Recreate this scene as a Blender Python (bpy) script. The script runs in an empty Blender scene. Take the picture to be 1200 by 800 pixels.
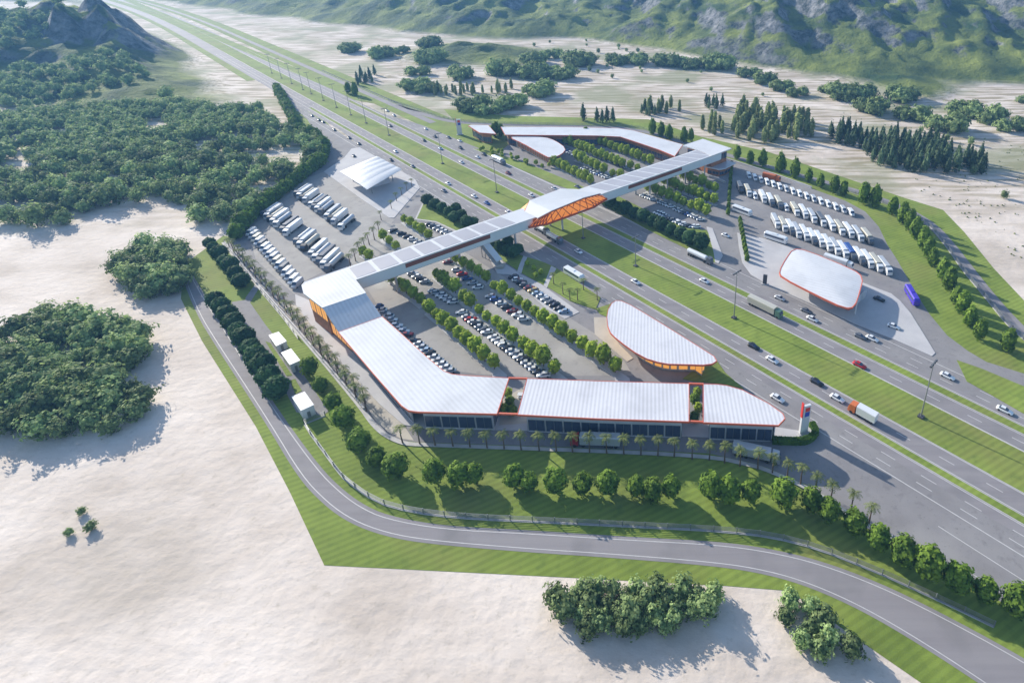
import bpy, bmesh, math, random
from mathutils import Vector, Matrix, noise
R = math.radians
random.seed(11)
scene = bpy.context.scene
col = scene.collection

# ------------------------------------------------------------------ camera, sky, sun, exposure
CX, CY, F, HOR, CH = 762., 230., 683., -70., 130.
TH = math.atan((CY-HOR)/F); CT, ST = math.cos(TH), math.sin(TH)
cam = bpy.data.objects.new('camera', bpy.data.cameras.new('camera')); col.objects.link(cam)
cam.data.sensor_width = 36; cam.data.lens = 36*F/1200
cam.data.shift_x = (600-CX)/1200; cam.data.shift_y = -(400-CY)/1200
cam.location = (0, 0, CH); cam.rotation_euler = (R(90)-TH, 0, 0)
cam.data.clip_start = 1; cam.data.clip_end = 9000
scene.camera = cam
SUN_AZ, SUN_EL = R(140), R(23)
w = bpy.data.worlds.new("World"); scene.world = w; w.use_nodes = True
nt = w.node_tree; bg = nt.nodes['Background']
sky = nt.nodes.new('ShaderNodeTexSky'); sky.sky_type = 'NISHITA'; sky.sun_disc = False
sky.sun_elevation = SUN_EL; sky.sun_rotation = R(90)-SUN_AZ
nt.links.new(sky.outputs[0], bg.inputs[0]); bg.inputs[1].default_value = 0.11
sl = bpy.data.lights.new('sun', 'SUN'); sl.energy = 5.0; sl.angle = R(.6); sl.color = (1, .93, .81)
so = bpy.data.objects.new('sun', sl); col.objects.link(so); so.location = (0, 0, 300)
sd = Vector((math.cos(SUN_AZ)*math.cos(SUN_EL), math.sin(SUN_AZ)*math.cos(SUN_EL), math.sin(SUN_EL)))
so.rotation_euler = sd.to_track_quat('Z', 'Y').to_euler()
scene.view_settings.view_transform = 'Standard'; scene.view_settings.look = 'None'
scene.view_settings.gamma = 1; scene.view_settings.use_curve_mapping = False
scene.view_settings.exposure = 1.0

# ------------------------------------------------------------------ helpers
def P(x, y, z=0.):                      # where the sight line of a photo point meets the level z
    a = (x-CX)/F; b = (y-CY)/F; k = (CH-z)/(ST+b*CT)
    return Vector((a*k, (CT-b*ST)*k, z))
def depth(p): return p.y*CT+(CH-p.z)*ST
HA = R(-45.3); HD = Vector((math.cos(HA), math.sin(HA), 0)); HN = Vector((-math.sin(HA), math.cos(HA), 0))
def HW(s, n, z=0.):                     # along / across the motorway
    if s < -1100: n = n - 13*((s+1100)/490)**2
    return HD*s + HN*n + Vector((0, 0, z))

def tag(o, label=None, cat=None, group=None, kind=None):
    if label: o['label'] = label
    if cat: o['category'] = cat
    if group: o['group'] = group
    if kind: o['kind'] = kind
    return o
def link(name, data, parent=None, loc=None, rz=None):
    o = bpy.data.objects.new(name, data); col.objects.link(o)
    if parent: o.parent = parent
    if loc is not None: o.location = loc
    if rz is not None: o.rotation_euler = (0, 0, rz)
    return o
def empty(name, loc=(0, 0, 0), rz=0, label=None, cat=None, group=None):
    return tag(link(name, None, None, loc, rz), label, cat, group)
KIDS = {}
def kid(o, parent):
    o.parent = parent; return o
def copy_tree(o, parent=None):
    c = o.copy(); col.objects.link(c)
    if parent: c.parent = parent
    for ch in o.children: copy_tree(ch, c)
    return c
class MB:
    def __init__(s): s.v = []; s.f = []; s.sm = False
    def add(s, vs, fs):
        b = len(s.v); s.v += [tuple(p) for p in vs]; s.f += [tuple(i+b for i in f) for f in fs]; return s
    def box(s, x0, x1, y0, y1, z0, z1, m=None, bev=0):
        vs = [Vector((x, y, z)) for z in (z0, z1) for x, y in ((x0, y0), (x1, y0), (x1, y1), (x0, y1))]
        if m: vs = [m @ p for p in vs]
        return s.add(vs, [(0, 3, 2, 1), (4, 5, 6, 7), (0, 1, 5, 4), (1, 2, 6, 5), (2, 3, 7, 6), (3, 0, 4, 7)])
    def bar(s, a, b, w, h=None):            # rectangular bar from a to b
        a = Vector(a); b = Vector(b); h = h or w; d = (b-a); L = d.length
        if L < 1e-6: return s
        q = d.to_track_quat('X', 'Z').to_matrix().to_4x4(); q.translation = a
        return s.box(0, L, -w/2, w/2, -h/2, h/2, q)
    def tube(s, pts, rs, n=8, cap=True):
        rings = []; pts = [Vector(p) for p in pts]
        for i, p in enumerate(pts):
            d = (pts[min(i+1, len(pts)-1)]-pts[max(i-1, 0)]).normalized()
            u = d.orthogonal().normalized() if i == 0 else (u-d*u.dot(d)).normalized()
            v = d.cross(u); r = rs[i] if isinstance(rs, (list, tuple)) else rs
            rings.append([p+(u*math.cos(2*math.pi*k/n)+v*math.sin(2*math.pi*k/n))*r for k in range(n)])
        vs = [q for r in rings for q in r]; fs = []
        for i in range(len(pts)-1):
            for k in range(n): fs.append((i*n+k, i*n+(k+1) % n, (i+1)*n+(k+1) % n, (i+1)*n+k))
        if cap: fs += [tuple(range(n))[::-1], tuple((len(pts)-1)*n+k for k in range(n))]
        return s.add(vs, fs)
    def prism(s, pts, z0, z1):              # outline in plan, between two levels (or per-point tops)
        n = len(pts); zs = z1 if isinstance(z1, (list, tuple)) else [z1]*n
        zb = z0 if isinstance(z0, (list, tuple)) else [z0]*n
        ar = sum(pts[i][0]*pts[(i+1) % n][1]-pts[(i+1) % n][0]*pts[i][1] for i in range(n))
        if ar < 0: pts = pts[::-1]; zs = zs[::-1]; zb = zb[::-1]
        vs = [(p[0], p[1], z) for p, z in zip(pts, zb)]+[(p[0], p[1], z) for p, z in zip(pts, zs)]
        return s.add(vs, [tuple(range(n))[::-1], tuple(range(n, 2*n))]+[(i, (i+1) % n, n+(i+1) % n, n+i) for i in range(n)])
    def loft(s, rings, cap=True):
        n = len(rings[0]); vs = [p for r in rings for p in r]; fs = []
        for i in range(len(rings)-1):
            for k in range(n): fs.append((i*n+k, i*n+(k+1) % n, (i+1)*n+(k+1) % n, (i+1)*n+k))
        if cap: fs += [tuple(range(n))[::-1], tuple((len(rings)-1)*n+k for k in range(n))]
        return s.add(vs, fs)
    def mesh(s, name, mat, bevel=0, seg=2):
        me = bpy.data.meshes.new(name); me.from_pydata(s.v, [], s.f)
        bm = bmesh.new(); bm.from_mesh(me)
        bmesh.ops.recalc_face_normals(bm, faces=bm.faces)
        if bevel: bmesh.ops.bevel(bm, geom=bm.edges[:], offset=bevel, segments=seg, affect='EDGES', profile=.6)
        if any(len(f.verts) > 4 for f in bm.faces): bmesh.ops.triangulate(bm, faces=[f for f in bm.faces if len(f.verts) > 4])
        bm.to_mesh(me); bm.free()
        if s.sm:
            for p in me.polygons: p.use_smooth = True
        me.materials.append(mat); return me
    def build(s, name, mat, parent=None, loc=None, bevel=0, seg=2):
        return link(name, s.mesh(name, mat, bevel, seg), parent, loc)
def offset(pts, d):                        # move an outline outwards by d
    n = len(pts); ar = sum(pts[i][0]*pts[(i+1) % n][1]-pts[(i+1) % n][0]*pts[i][1] for i in range(n))
    sg = 1 if ar > 0 else -1; out = []
    for i in range(n):
        a, b, c = Vector(pts[i-1][:2]), Vector(pts[i][:2]), Vector(pts[(i+1) % n][:2])
        e1 = (b-a).normalized(); e2 = (c-b).normalized()
        n1 = Vector((e1.y, -e1.x))*sg; n2 = Vector((e2.y, -e2.x))*sg
        m = (n1+n2); m = m/max(.35, m.length_squared/2)
        out.append(b+m*d)
    return out
def smooth_poly(pts, it=2, closed=True):
    pts = [Vector(p) for p in pts]
    for _ in range(it):
        o = []; n = len(pts)
        rng = range(n) if closed else range(n-1)
        if not closed: o.append(pts[0])
        for i in rng:
            a, b = pts[i], pts[(i+1) % n]
            o += [a*.75+b*.25, a*.25+b*.75]
        if not closed: o.append(pts[-1])
        pts = o
    return pts
def along(pts, step):                      # evenly spaced points on a polyline
    pts = [Vector(p) for p in pts]; out = [pts[0]]; need = step
    for a, b in zip(pts, pts[1:]):
        L = (b-a).length; t = 0
        while L-t > need:
            t += need; out.append(a.lerp(b, t/L)); need = step
        need -= L-t
    return out
def ribbon(pts, wl, wr):                   # strip left/right of a polyline (plan), returned as two sides
    A = []; B = []; n = len(pts)
    for i in range(n):
        d = (pts[min(i+1, n-1)]-pts[max(i-1, 0)]).normalized(); u = Vector((-d.y, d.x, 0))
        A.append(pts[i]+u*wl); B.append(pts[i]-u*wr)
    return A, B
ORD = ['first', 'second', 'third', 'fourth', 'fifth', 'sixth', 'seventh', 'eighth', 'ninth', 'tenth', 'eleventh', 'twelfth', 'thirteenth',
       'fourteenth', 'fifteenth', 'sixteenth', 'seventeenth', 'eighteenth', 'nineteenth', 'twentieth', 'twenty-first', 'twenty-second', 'twenty-third',
       'twenty-fourth', 'twenty-fifth', 'twenty-sixth', 'twenty-seventh', 'twenty-eighth', 'twenty-ninth', 'thirtieth', 'thirty-first', 'thirty-second']

# ------------------------------------------------------------------ materials
def mat(name, c=(.5, .5, .5), rough=.6, metal=0, noise_s=0, noise_a=.15, emit=None, spec=None, rand=0):
    m = bpy.data.materials.new(name); m.use_nodes = True; N = m.node_tree; b = N.nodes['Principled BSDF']
    b.inputs['Base Color'].default_value = (*c, 1); b.inputs['Roughness'].default_value = rough; b.inputs['Metallic'].default_value = metal
    if spec is not None: b.inputs['Specular IOR Level'].default_value = spec
    last = None
    if noise_s or rand:
        hs = N.nodes.new('ShaderNodeHueSaturation'); hs.inputs['Color'].default_value = (*c, 1)
        g = N.nodes.new('ShaderNodeMath'); g.operation = 'ADD'; g.inputs[0].default_value = 1-.0; g.inputs[1].default_value = 0
        if noise_s:
            tc = N.nodes.new('ShaderNodeNewGeometry'); nz = N.nodes.new('ShaderNodeTexNoise'); nz.inputs['Scale'].default_value = noise_s; nz.inputs['Detail'].default_value = 5
            N.links.new(tc.outputs['Position'], nz.inputs['Vector'])
            mp = N.nodes.new('ShaderNodeMapRange'); mp.inputs['From Min'].default_value = .3; mp.inputs['From Max'].default_value = .7
            mp.inputs['To Min'].default_value = 1-noise_a; mp.inputs['To Max'].default_value = 1+noise_a
            N.links.new(nz.outputs['Fac'], mp.inputs['Value']); N.links.new(mp.outputs[0], g.inputs[0])
        if rand:
            oi = N.nodes.new('ShaderNodeObjectInfo'); mr = N.nodes.new('ShaderNodeMapRange')
            mr.inputs['To Min'].default_value = -rand; mr.inputs['To Max'].default_value = rand
            N.links.new(oi.outputs['Random'], mr.inputs['Value']); N.links.new(mr.outputs[0], g.inputs[1])
        N.links.new(g.outputs[0], hs.inputs['Value']); N.links.new(hs.outputs[0], b.inputs['Base Color'])
    if emit: b.inputs['Emission Color'].default_value = (*emit[:3], 1); b.inputs['Emission Strength'].default_value = emit[3]
    return m
def ramp_mat(name, stops, scale, rough=.9, detail=6, bump=0, bump_s=None, stripe=None, stretch=None, second=None):
    """noise-driven colour; stripe = (angle, period, amount) for mown bands or seams; second = (colour, scale, lo, hi) patches"""
    m = bpy.data.materials.new(name); m.use_nodes = True; N = m.node_tree; b = N.nodes['Principled BSDF']; L = N.links.new
    b.inputs['Roughness'].default_value = rough; b.inputs['Specular IOR Level'].default_value = .25
    g = N.nodes.new('ShaderNodeNewGeometry'); vec = g.outputs['Position']
    mpg = N.nodes.new('ShaderNodeMapping')
    if stretch: mpg.inputs['Rotation'].default_value = (0, 0, stretch[0]); mpg.inputs['Scale'].default_value = (stretch[1], stretch[2], 1)
    L(vec, mpg.inputs['Vector'])
    nz = N.nodes.new('ShaderNodeTexNoise'); nz.inputs['Scale'].default_value = scale; nz.inputs['Detail'].default_value = detail; nz.inputs['Roughness'].default_value = .62
    L(mpg.outputs[0], nz.inputs['Vector'])
    cr = N.nodes.new('ShaderNodeValToRGB'); e = cr.color_ramp.elements
    for i, (p, c) in enumerate(stops):
        el = e[i] if i < 2 else e.new(p)
        el.position = p; el.color = (*c, 1)
    L(nz.outputs['Fac'], cr.inputs[0]); out = cr.outputs[0]
    if second:
        for (c2, sc2, lo, hi) in second:
            n2 = N.nodes.new('ShaderNodeTexNoise'); n2.inputs['Scale'].default_value = sc2; n2.inputs['Detail'].default_value = 5
            L(vec, n2.inputs['Vector']); mr = N.nodes.new('ShaderNodeMapRange')
            mr.inputs['From Min'].default_value = lo; mr.inputs['From Max'].default_value = hi
            L(n2.outputs['Fac'], mr.inputs['Value']); mx = N.nodes.new('ShaderNodeMix'); mx.data_type = 'RGBA'
            L(mr.outputs[0], mx.inputs[0]); L(out, mx.inputs[6]); mx.inputs[7].default_value = (*c2, 1); out = mx.outputs[2]
    if stripe:
        mp = N.nodes.new('ShaderNodeMapping'); mp.inputs['Rotation'].default_value = (0, 0, -stripe[0]); L(vec, mp.inputs['Vector'])
        sx = N.nodes.new('ShaderNodeSeparateXYZ'); L(mp.outputs[0], sx.inputs[0])
        mu = N.nodes.new('ShaderNodeMath'); mu.operation = 'MULTIPLY'; mu.inputs[1].default_value = 2*math.pi/stripe[1]; L(sx.outputs[1], mu.inputs[0])
        si = N.nodes.new('ShaderNodeMath'); si.operation = 'SINE'; L(mu.outputs[0], si.inputs[0])
        mr = N.nodes.new('ShaderNodeMapRange'); mr.inputs['From Min'].default_value = -.5; mr.inputs['From Max'].default_value = .5
        mr.inputs['To Min'].default_value = 1-stripe[2]; mr.inputs['To Max'].default_value = 1+stripe[2]; L(si.outputs[0], mr.inputs['Value'])
        hs = N.nodes.new('ShaderNodeHueSaturation'); L(mr.outputs[0], hs.inputs['Value']); L(out, hs.inputs['Color']); out = hs.outputs[0]
    L(out, b.inputs['Base Color'])
    if bump:
        nb = N.nodes.new('ShaderNodeTexNoise'); nb.inputs['Scale'].default_value = bump_s or scale*3; nb.inputs['Detail'].default_value = 6
        L(mpg.outputs[0], nb.inputs['Vector'])
        bp = N.nodes.new('ShaderNodeBump'); bp.inputs['Distance'].default_value = bump; L(nb.outputs['Fac'], bp.inputs['Height']); L(bp.outputs[0], b.inputs['Normal'])
    return m
def foliage(name, c1, c2, rand=.25, sc=.35):
    m = bpy.data.materials.new(name); m.use_nodes = True; N = m.node_tree; b = N.nodes['Principled BSDF']; L = N.links.new
    b.inputs['Roughness'].default_value = .75; b.inputs['Specular IOR Level'].default_value = .2
    tc = N.nodes.new('ShaderNodeTexCoord'); nz = N.nodes.new('ShaderNodeTexNoise'); nz.inputs['Scale'].default_value = sc; nz.inputs['Detail'].default_value = 4
    L(tc.outputs['Object'], nz.inputs['Vector']); cr = N.nodes.new('ShaderNodeValToRGB')
    cr.color_ramp.elements[0].position = .35; cr.color_ramp.elements[0].color = (*c1, 1); cr.color_ramp.elements[1].position = .65; cr.color_ramp.elements[1].color = (*c2, 1)
    L(nz.outputs['Fac'], cr.inputs[0]); oi = N.nodes.new('ShaderNodeObjectInfo'); mr = N.nodes.new('ShaderNodeMapRange')
    mr.inputs['To Min'].default_value = 1-rand; mr.inputs['To Max'].default_value = 1+rand; L(oi.outputs['Random'], mr.inputs['Value'])
    hs = N.nodes.new('ShaderNodeHueSaturation'); L(cr.outputs[0], hs.inputs['Color']); L(mr.outputs[0], hs.inputs['Value']); L(hs.outputs[0], b.inputs['Base Color'])
    tr = N.nodes.new('ShaderNodeBsdfTranslucent'); L(hs.outputs[0], tr.inputs[0]); ms = N.nodes.new('ShaderNodeMixShader'); ms.inputs[0].default_value = .38
    L(b.outputs[0], ms.inputs[1]); L(tr.outputs[0], ms.inputs[2]); L(ms.outputs[0], N.nodes['Material Output'].inputs[0])
    return m
M = {}
M['sand'] = ramp_mat('sand', [(.3, (.56, .47, .41)), (.5, (.68, .60, .55)), (.7, (.77, .70, .65))], .02, bump=.25, bump_s=.5,
                     second=[((.17, .20, .085), .012, .53, .64), ((.40, .30, .20), .03, .55, .68)])
M['hill'] = None
M['lawn'] = ramp_mat('lawn', [(.3, (.12, .17, .028)), (.5, (.175, .235, .04)), (.7, (.23, .295, .055))], .05, stripe=(R(28), 1.75, .085), bump=.05, bump_s=3, second=[((.20, .20, .06), .035, .5, .8), ((.10, .15, .03), .3, .55, .85)])
M['asphalt'] = ramp_mat('asphalt', [(.3, (.20, .19, .195)), (.5, (.235, .225, .23)), (.7, (.27, .26, .262))], .06, rough=.85, second=[((.17, .162, .168), .4, .55, .8), ((.29, .28, .28), .05, .55, .7), ((.14, .135, .14), 1.6, .62, .8)])
M['road'] = ramp_mat('road', [(.3, (.205, .19, .20)), (.5, (.24, .225, .235)), (.7, (.27, .255, .26))], .25, rough=.8, stretch=(R(45.3), .04, 1), second=[((.17, .165, .17), .09, .5, .85)])
M['lotasphalt'] = ramp_mat('lotasphalt', [(.3, (.27, .255, .245)), (.5, (.32, .305, .29)), (.7, (.36, .34, .325))], .05, rough=.85, second=[((.24, .225, .215), .3, .55, .8), ((.40, .385, .36), .06, .55, .7), ((.18, .17, .165), 1.4, .64, .8)])
M['concrete'] = ramp_mat('concrete', [(.3, (.40, .39, .40)), (.5, (.46, .45, .46)), (.7, (.51, .50, .50))], .08, rough=.8)
M['kerb'] = mat('kerb', (.42, .41, .40), .8, noise_s=.3)
M['beige'] = ramp_mat('beige', [(.3, (.38, .34, .29)), (.5, (.45, .41, .35)), (.7, (.5, .46, .4))], .1, rough=.85)
M['paint'] = mat('road_paint', (.52, .51, .51), .7, noise_s=.8, noise_a=.1)
M['white'] = mat('white_metal', (.60, .61, .63), .4, noise_s=.15, noise_a=.05)
M['orange'] = mat('orange_fascia', (.58, .13, .07), .5)
M['brick'] = mat('timber_cladding', (.36, .14, .06), .6, noise_s=.6, noise_a=.25)
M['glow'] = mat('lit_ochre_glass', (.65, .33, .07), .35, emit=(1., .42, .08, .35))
M['lattice'] = mat('orange_lattice', (.45, .09, .03), .5)
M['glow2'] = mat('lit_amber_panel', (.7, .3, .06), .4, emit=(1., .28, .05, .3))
M['glass'] = mat('dark_glass', (.05, .07, .12), .12, spec=.8)
M['wall'] = mat('pale_wall', (.5, .5, .53), .7, noise_s=.2)
M['dark'] = mat('dark_grey', (.06, .06, .07), .6)
M['rubber'] = mat('rubber', (.02, .02, .02), .9)
M['metal'] = mat('grey_metal', (.28, .29, .30), .45, .6)
M['panel'] = mat('grey_roof_panel', (.40, .39, .42), .35, noise_s=.1, noise_a=.06)
M['cargrey'] = mat('paint_grey', (.2, .21, .23), .3, .3)
M['bark'] = mat('bark', (.16, .11, .075), .9, noise_s=1.5)
M['louvre'] = mat('brown_louvre', (.20, .06, .04), .6)
def seamed(name, c, ang, per, amt=.07):
    return ramp_mat(name, [(.3, tuple(v*.95 for v in c)), (.5, c), (.7, tuple(min(1, v*1.04) for v in c))], .1, rough=.45, stripe=(ang, per, amt), second=[(tuple(v*.80 for v in c), .09, .5, .8), (tuple(v*.86 for v in c), .6, .58, .8)])
M['roofmain'] = seamed('seamed_white_roof', (.60, .60, .64), R(90), 1.15, .10)
M['roofwing'] = seamed('seamed_white_wing_roof', (.60, .61, .64), R(-45), 1.3, .05)
M['f_lime'] = foliage('foliage_lime', (.26, .36, .03), (.46, .56, .06), .15)
M['f_mid'] = foliage('foliage_mid', (.09, .17, .022), (.23, .34, .04), .15)
M['f_dark'] = foliage('foliage_dark', (.03, .085, .03), (.07, .15, .05), .2)
M['f_forest'] = foliage('foliage_forest', (.12, .20, .07), (.36, .45, .19), .45)
M['f_bush'] = foliage('foliage_bush', (.14, .22, .08), (.38, .47, .19), .3)
M['f_poplar'] = foliage('foliage_poplar', (.20, .26, .09), (.38, .42, .18), .3)
M['f_conifer'] = foliage('foliage_conifer', (.07, .12, .06), (.17, .24, .12), .4)
M['f_palm'] = foliage('foliage_palm', (.12, .17, .04), (.26, .29, .09), .2, 1)
M['f_hedge'] = foliage('foliage_hedge', (.08, .16, .02), (.15, .26, .03), .12)

# ------------------------------------------------------------------ terrain: one sheet to the horizon with the hills in it
FOOT = [(-2600, 1500), (-1900, 1480), (-1102, 1355), (-722, 1150), (-381, 930), (-209, 880), (-100, 860), (6, 770), (105, 670), (174, 597), (247, 548), (299, 566), (359, 555), (503, 531), (900, 520), (1600, 500), (2600, 500)]
def footy(x):
    for (x0, y0), (x1, y1) in zip(FOOT, FOOT[1:]):
        if x0 <= x <= x1: return y0+(y1-y0)*(x-x0)/(x1-x0)
    return 1500 if x < 0 else 500
def corridor(x, y):              # 0 on the motorway and its verges, 1 well away from it
    s = x*HD.x+y*HD.y; n = x*HN.x+y*HN.y
    if s < -1100: n = n+13*((s+1100)/490)**2
    d = max(112-n, n-212, 0)
    return min(1, d/70)**1.3
def hmound(x, y, cx, cy, r, h):
    d2 = ((x-cx)**2+(y-cy)**2)/(r*r)
    return h*math.exp(-d2*1.6) if d2 < 4 else 0
MOUNDS = [(P(170, 115), 60, 9), (P(215, 100), 50, 8), (P(250, 118), 30, 4), (P(130, 95), 80, 16), (P(213, 66), 55, 17), (P(180, 60), 80, 20), (P(150, 70), 90, 22), (P(235, 125), 22, 3),
          (P(535, 62), 60, 9), (P(575, 66), 60, 9), (P(452, 90), 14, 4), (P(90, 70), 150, 22), (P(40, 60), 190, 34)]
def height(x, y):
    t = y-footy(x)+55*noise.noise(Vector((x*.006, y*.006, 3)))
    h = 0
    if t > -10:
        tt = max(0, t+10)
        rd = noise.ridged_multi_fractal(Vector((x*.0075, y*.0042, 1.3)), 1.0, 2.1, 5, 1.0, 2.0)
        rd2 = noise.fractal(Vector((x*.03, y*.03, 7)), 1, 2, 4)
        base = tt*.23 if tt < 500 else 115+(tt-500)*.05
        rd3 = noise.ridged_multi_fractal(Vector((x*.021, y*.014, 5.3)), 1.0, 2.1, 4, 1.0, 2.0)
        h = base*(.30+.58*rd)+min(1, tt/70)*(rd2*4.5+rd3*7)
    for c, r, hh in MOUNDS:
        m = hmound(x, y, c.x, c.y, r, hh)
        if m > .05: h += m*(1+.45*noise.fractal(Vector((x*.035, y*.035, 2)), 1, 2, 3))
    return max(h*corridor(x, y), 0)
def grid_lines(spec):
    out = []
    for a, b, st in spec:
        k = max(1, int((b-a)/st)); out += [a+(b-a)*i/k for i in range(k)]
    return out+[spec[-1][1]]
xs = grid_lines([(-4500, -1700, 200), (-1700, -420, 10), (-420, 900, 5.5), (900, 1300, 16), (1300, 4500, 200)])
ys = grid_lines([(-300, 420, 60), (420, 1000, 5.5), (1000, 1650, 11), (1650, 2200, 40), (2200, 6000, 400)])
vs = [(x, y, height(x, y)-.02 if y > 400 else -.02) for y in ys for x in xs]
nx = len(xs)
fs = [(j*nx+i, j*nx+i+1, (j+1)*nx+i+1, (j+1)*nx+i) for j in range(len(ys)-1) for i in range(nx-1)]
me = bpy.data.meshes.new('ground'); me.from_pydata(vs, [], fs)
for p in me.polygons: p.use_smooth = True
def ground_mat():
    m = ramp_mat('ground', [(.32, (.46, .39, .33)), (.5, (.62, .54, .475)), (.68, (.74, .66, .595))], .03, bump=.3, bump_s=.35, stretch=(R(12), .75, 1.05),
                 second=[((.42, .36, .30), .02, .55, .75)])
    N = m.node_tree; L = N.links.new; b = N.nodes['Principled BSDF']
    src = b.inputs['Base Color'].links[0].from_socket
    g = N.nodes.new('ShaderNodeNewGeometry'); sp = N.nodes.new('ShaderNodeSeparateXYZ'); L(g.outputs['Position'], sp.inputs[0])
    # ploughed rows across the plain beyond the motorway
    mpf = N.nodes.new('ShaderNodeMapping'); mpf.inputs['Scale'].default_value = (.012, .085, 1); mpf.inputs['Rotation'].default_value = (0, 0, R(14)); L(g.outputs['Position'], mpf.inputs['Vector'])
    nf = N.nodes.new('ShaderNodeTexNoise'); nf.inputs['Scale'].default_value = 2.2; nf.inputs['Detail'].default_value = 3; L(mpf.outputs[0], nf.inputs['Vector'])
    mf = N.nodes.new('ShaderNodeMapRange'); mf.inputs['From Min'].default_value = .46; mf.inputs['From Max'].default_value = .6; mf.inputs['To Max'].default_value = .95; L(nf.outputs['Fac'], mf.inputs['Value'])
    yy = N.nodes.new('ShaderNodeMapRange'); yy.inputs['From Min'].default_value = 240; yy.inputs['From Max'].default_value = 330; L(sp.outputs[1], yy.inputs['Value'])
    mm = N.nodes.new('ShaderNodeMath'); mm.operation = 'MULTIPLY'; L(mf.outputs[0], mm.inputs[0]); L(yy.outputs[0], mm.inputs[1])
    mxf = N.nodes.new('ShaderNodeMix'); mxf.data_type = 'RGBA'; L(mm.outputs[0], mxf.inputs[0]); L(src, mxf.inputs[6]); mxf.inputs[7].default_value = (.30, .25, .16, 1); src = mxf.outputs[2]
    ng = N.nodes.new('ShaderNodeTexNoise'); ng.inputs['Scale'].default_value = .013; ng.inputs['Detail'].default_value = 7; L(g.outputs['Position'], ng.inputs['Vector'])
    mg = N.nodes.new('ShaderNodeMapRange'); mg.inputs['From Min'].default_value = .5; mg.inputs['From Max'].default_value = .6; mg.inputs['To Max'].default_value = .75; L(ng.outputs['Fac'], mg.inputs['Value'])
    mmg = N.nodes.new('ShaderNodeMath'); mmg.operation = 'MULTIPLY'; L(mg.outputs[0], mmg.inputs[0]); L(yy.outputs[0], mmg.inputs[1])
    mxg = N.nodes.new('ShaderNodeMix'); mxg.data_type = 'RGBA'; L(mmg.outputs[0], mxg.inputs[0]); L(src, mxg.inputs[6]); mxg.inputs[7].default_value = (.24, .25, .14, 1); src = mxg.outputs[2]
    # stones, dry tufts and fine soil grain
    vo = N.nodes.new('ShaderNodeTexNoise'); vo.inputs['Scale'].default_value = .55; vo.inputs['Detail'].default_value = 8; vo.inputs['Roughness'].default_value = .75; L(g.outputs['Position'], vo.inputs['Vector'])
    vm = N.nodes.new('ShaderNodeMapRange'); vm.inputs['From Min'].default_value = .54; vm.inputs['From Max'].default_value = .74; vm.inputs['To Max'].default_value = .5; L(vo.outputs['Fac'], vm.inputs['Value'])
    vx = N.nodes.new('ShaderNodeMix'); vx.data_type = 'RGBA'; L(vm.outputs[0], vx.inputs[0]); L(src, vx.inputs[6]); vx.inputs[7].default_value = (.30, .26, .19, 1); src = vx.outputs[2]
    # grass on the hills, rock where they are steep
    n1 = N.nodes.new('ShaderNodeTexNoise'); n1.inputs['Scale'].default_value = .02; n1.inputs['Detail'].default_value = 8; L(g.outputs['Position'], n1.inputs['Vector'])
    cr = N.nodes.new('ShaderNodeValToRGB'); e = cr.color_ramp.elements; e[0].position = .35; e[0].color = (.035, .075, .022, 1); e[1].position = .66; e[1].color = (.24, .28, .06, 1)
    L(n1.outputs['Fac'], cr.inputs[0])
    n2 = N.nodes.new('ShaderNodeTexNoise'); n2.inputs['Scale'].default_value = .09; n2.inputs['Detail'].default_value = 9; n2.inputs['Roughness'].default_value = .7; L(g.outputs['Position'], n2.inputs['Vector'])
    rk = N.nodes.new('ShaderNodeValToRGB'); e = rk.color_ramp.elements; e[0].position = .4; e[0].color = (.05, .065, .06, 1); e[1].position = .66; e[1].color = (.34, .34, .36, 1)
    L(n2.outputs['Fac'], rk.inputs[0])
    sn = N.nodes.new('ShaderNodeSeparateXYZ'); L(g.outputs['Normal'], sn.inputs[0])
    ad = N.nodes.new('ShaderNodeMath'); ad.operation = 'MULTIPLY_ADD'; ad.inputs[1].default_value = .34; L(n2.outputs['Fac'], ad.inputs[0]); L(sn.outputs[2], ad.inputs[2])
    mr = N.nodes.new('ShaderNodeMapRange'); mr.inputs['From Min'].default_value = 1.06; mr.inputs['From Max'].default_value = .99; L(ad.outputs[0], mr.inputs['Value'])
    m1 = N.nodes.new('ShaderNodeMix'); m1.data_type = 'RGBA'; L(mr.outputs[0], m1.inputs[0]); L(cr.outputs[0], m1.inputs[6]); L(rk.outputs[0], m1.inputs[7])
    mz = N.nodes.new('ShaderNodeMapRange'); mz.inputs['From Min'].default_value = .3; mz.inputs['From Max'].default_value = 3.5; L(sp.outputs[2], mz.inputs['Value'])
    m2 = N.nodes.new('ShaderNodeMix'); m2.data_type = 'RGBA'; L(mz.outputs[0], m2.inputs[0]); L(src, m2.inputs[6]); L(m1.outputs[2], m2.inputs[7])
    L(m2.outputs[2], b.inputs['Base Color'])
    ob = b.inputs['Normal'].links[0].from_node; nb2 = N.nodes.new('ShaderNodeTexNoise'); nb2.inputs['Scale'].default_value = .06; nb2.inputs['Detail'].default_value = 9; nb2.inputs['Roughness'].default_value = .7
    L(g.outputs['Position'], nb2.inputs['Vector']); b2 = N.nodes.new('ShaderNodeBump'); b2.inputs['Distance'].default_value = 9; L(nb2.outputs['Fac'], b2.inputs['Height']); L(mz.outputs[0], b2.inputs['Strength'])
    L(ob.outputs[0], b2.inputs['Normal']); L(b2.outputs[0], b.inputs['Normal'])
    return m
me.materials.append(ground_mat()); tag(link('ground', me), kind='structure')

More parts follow.
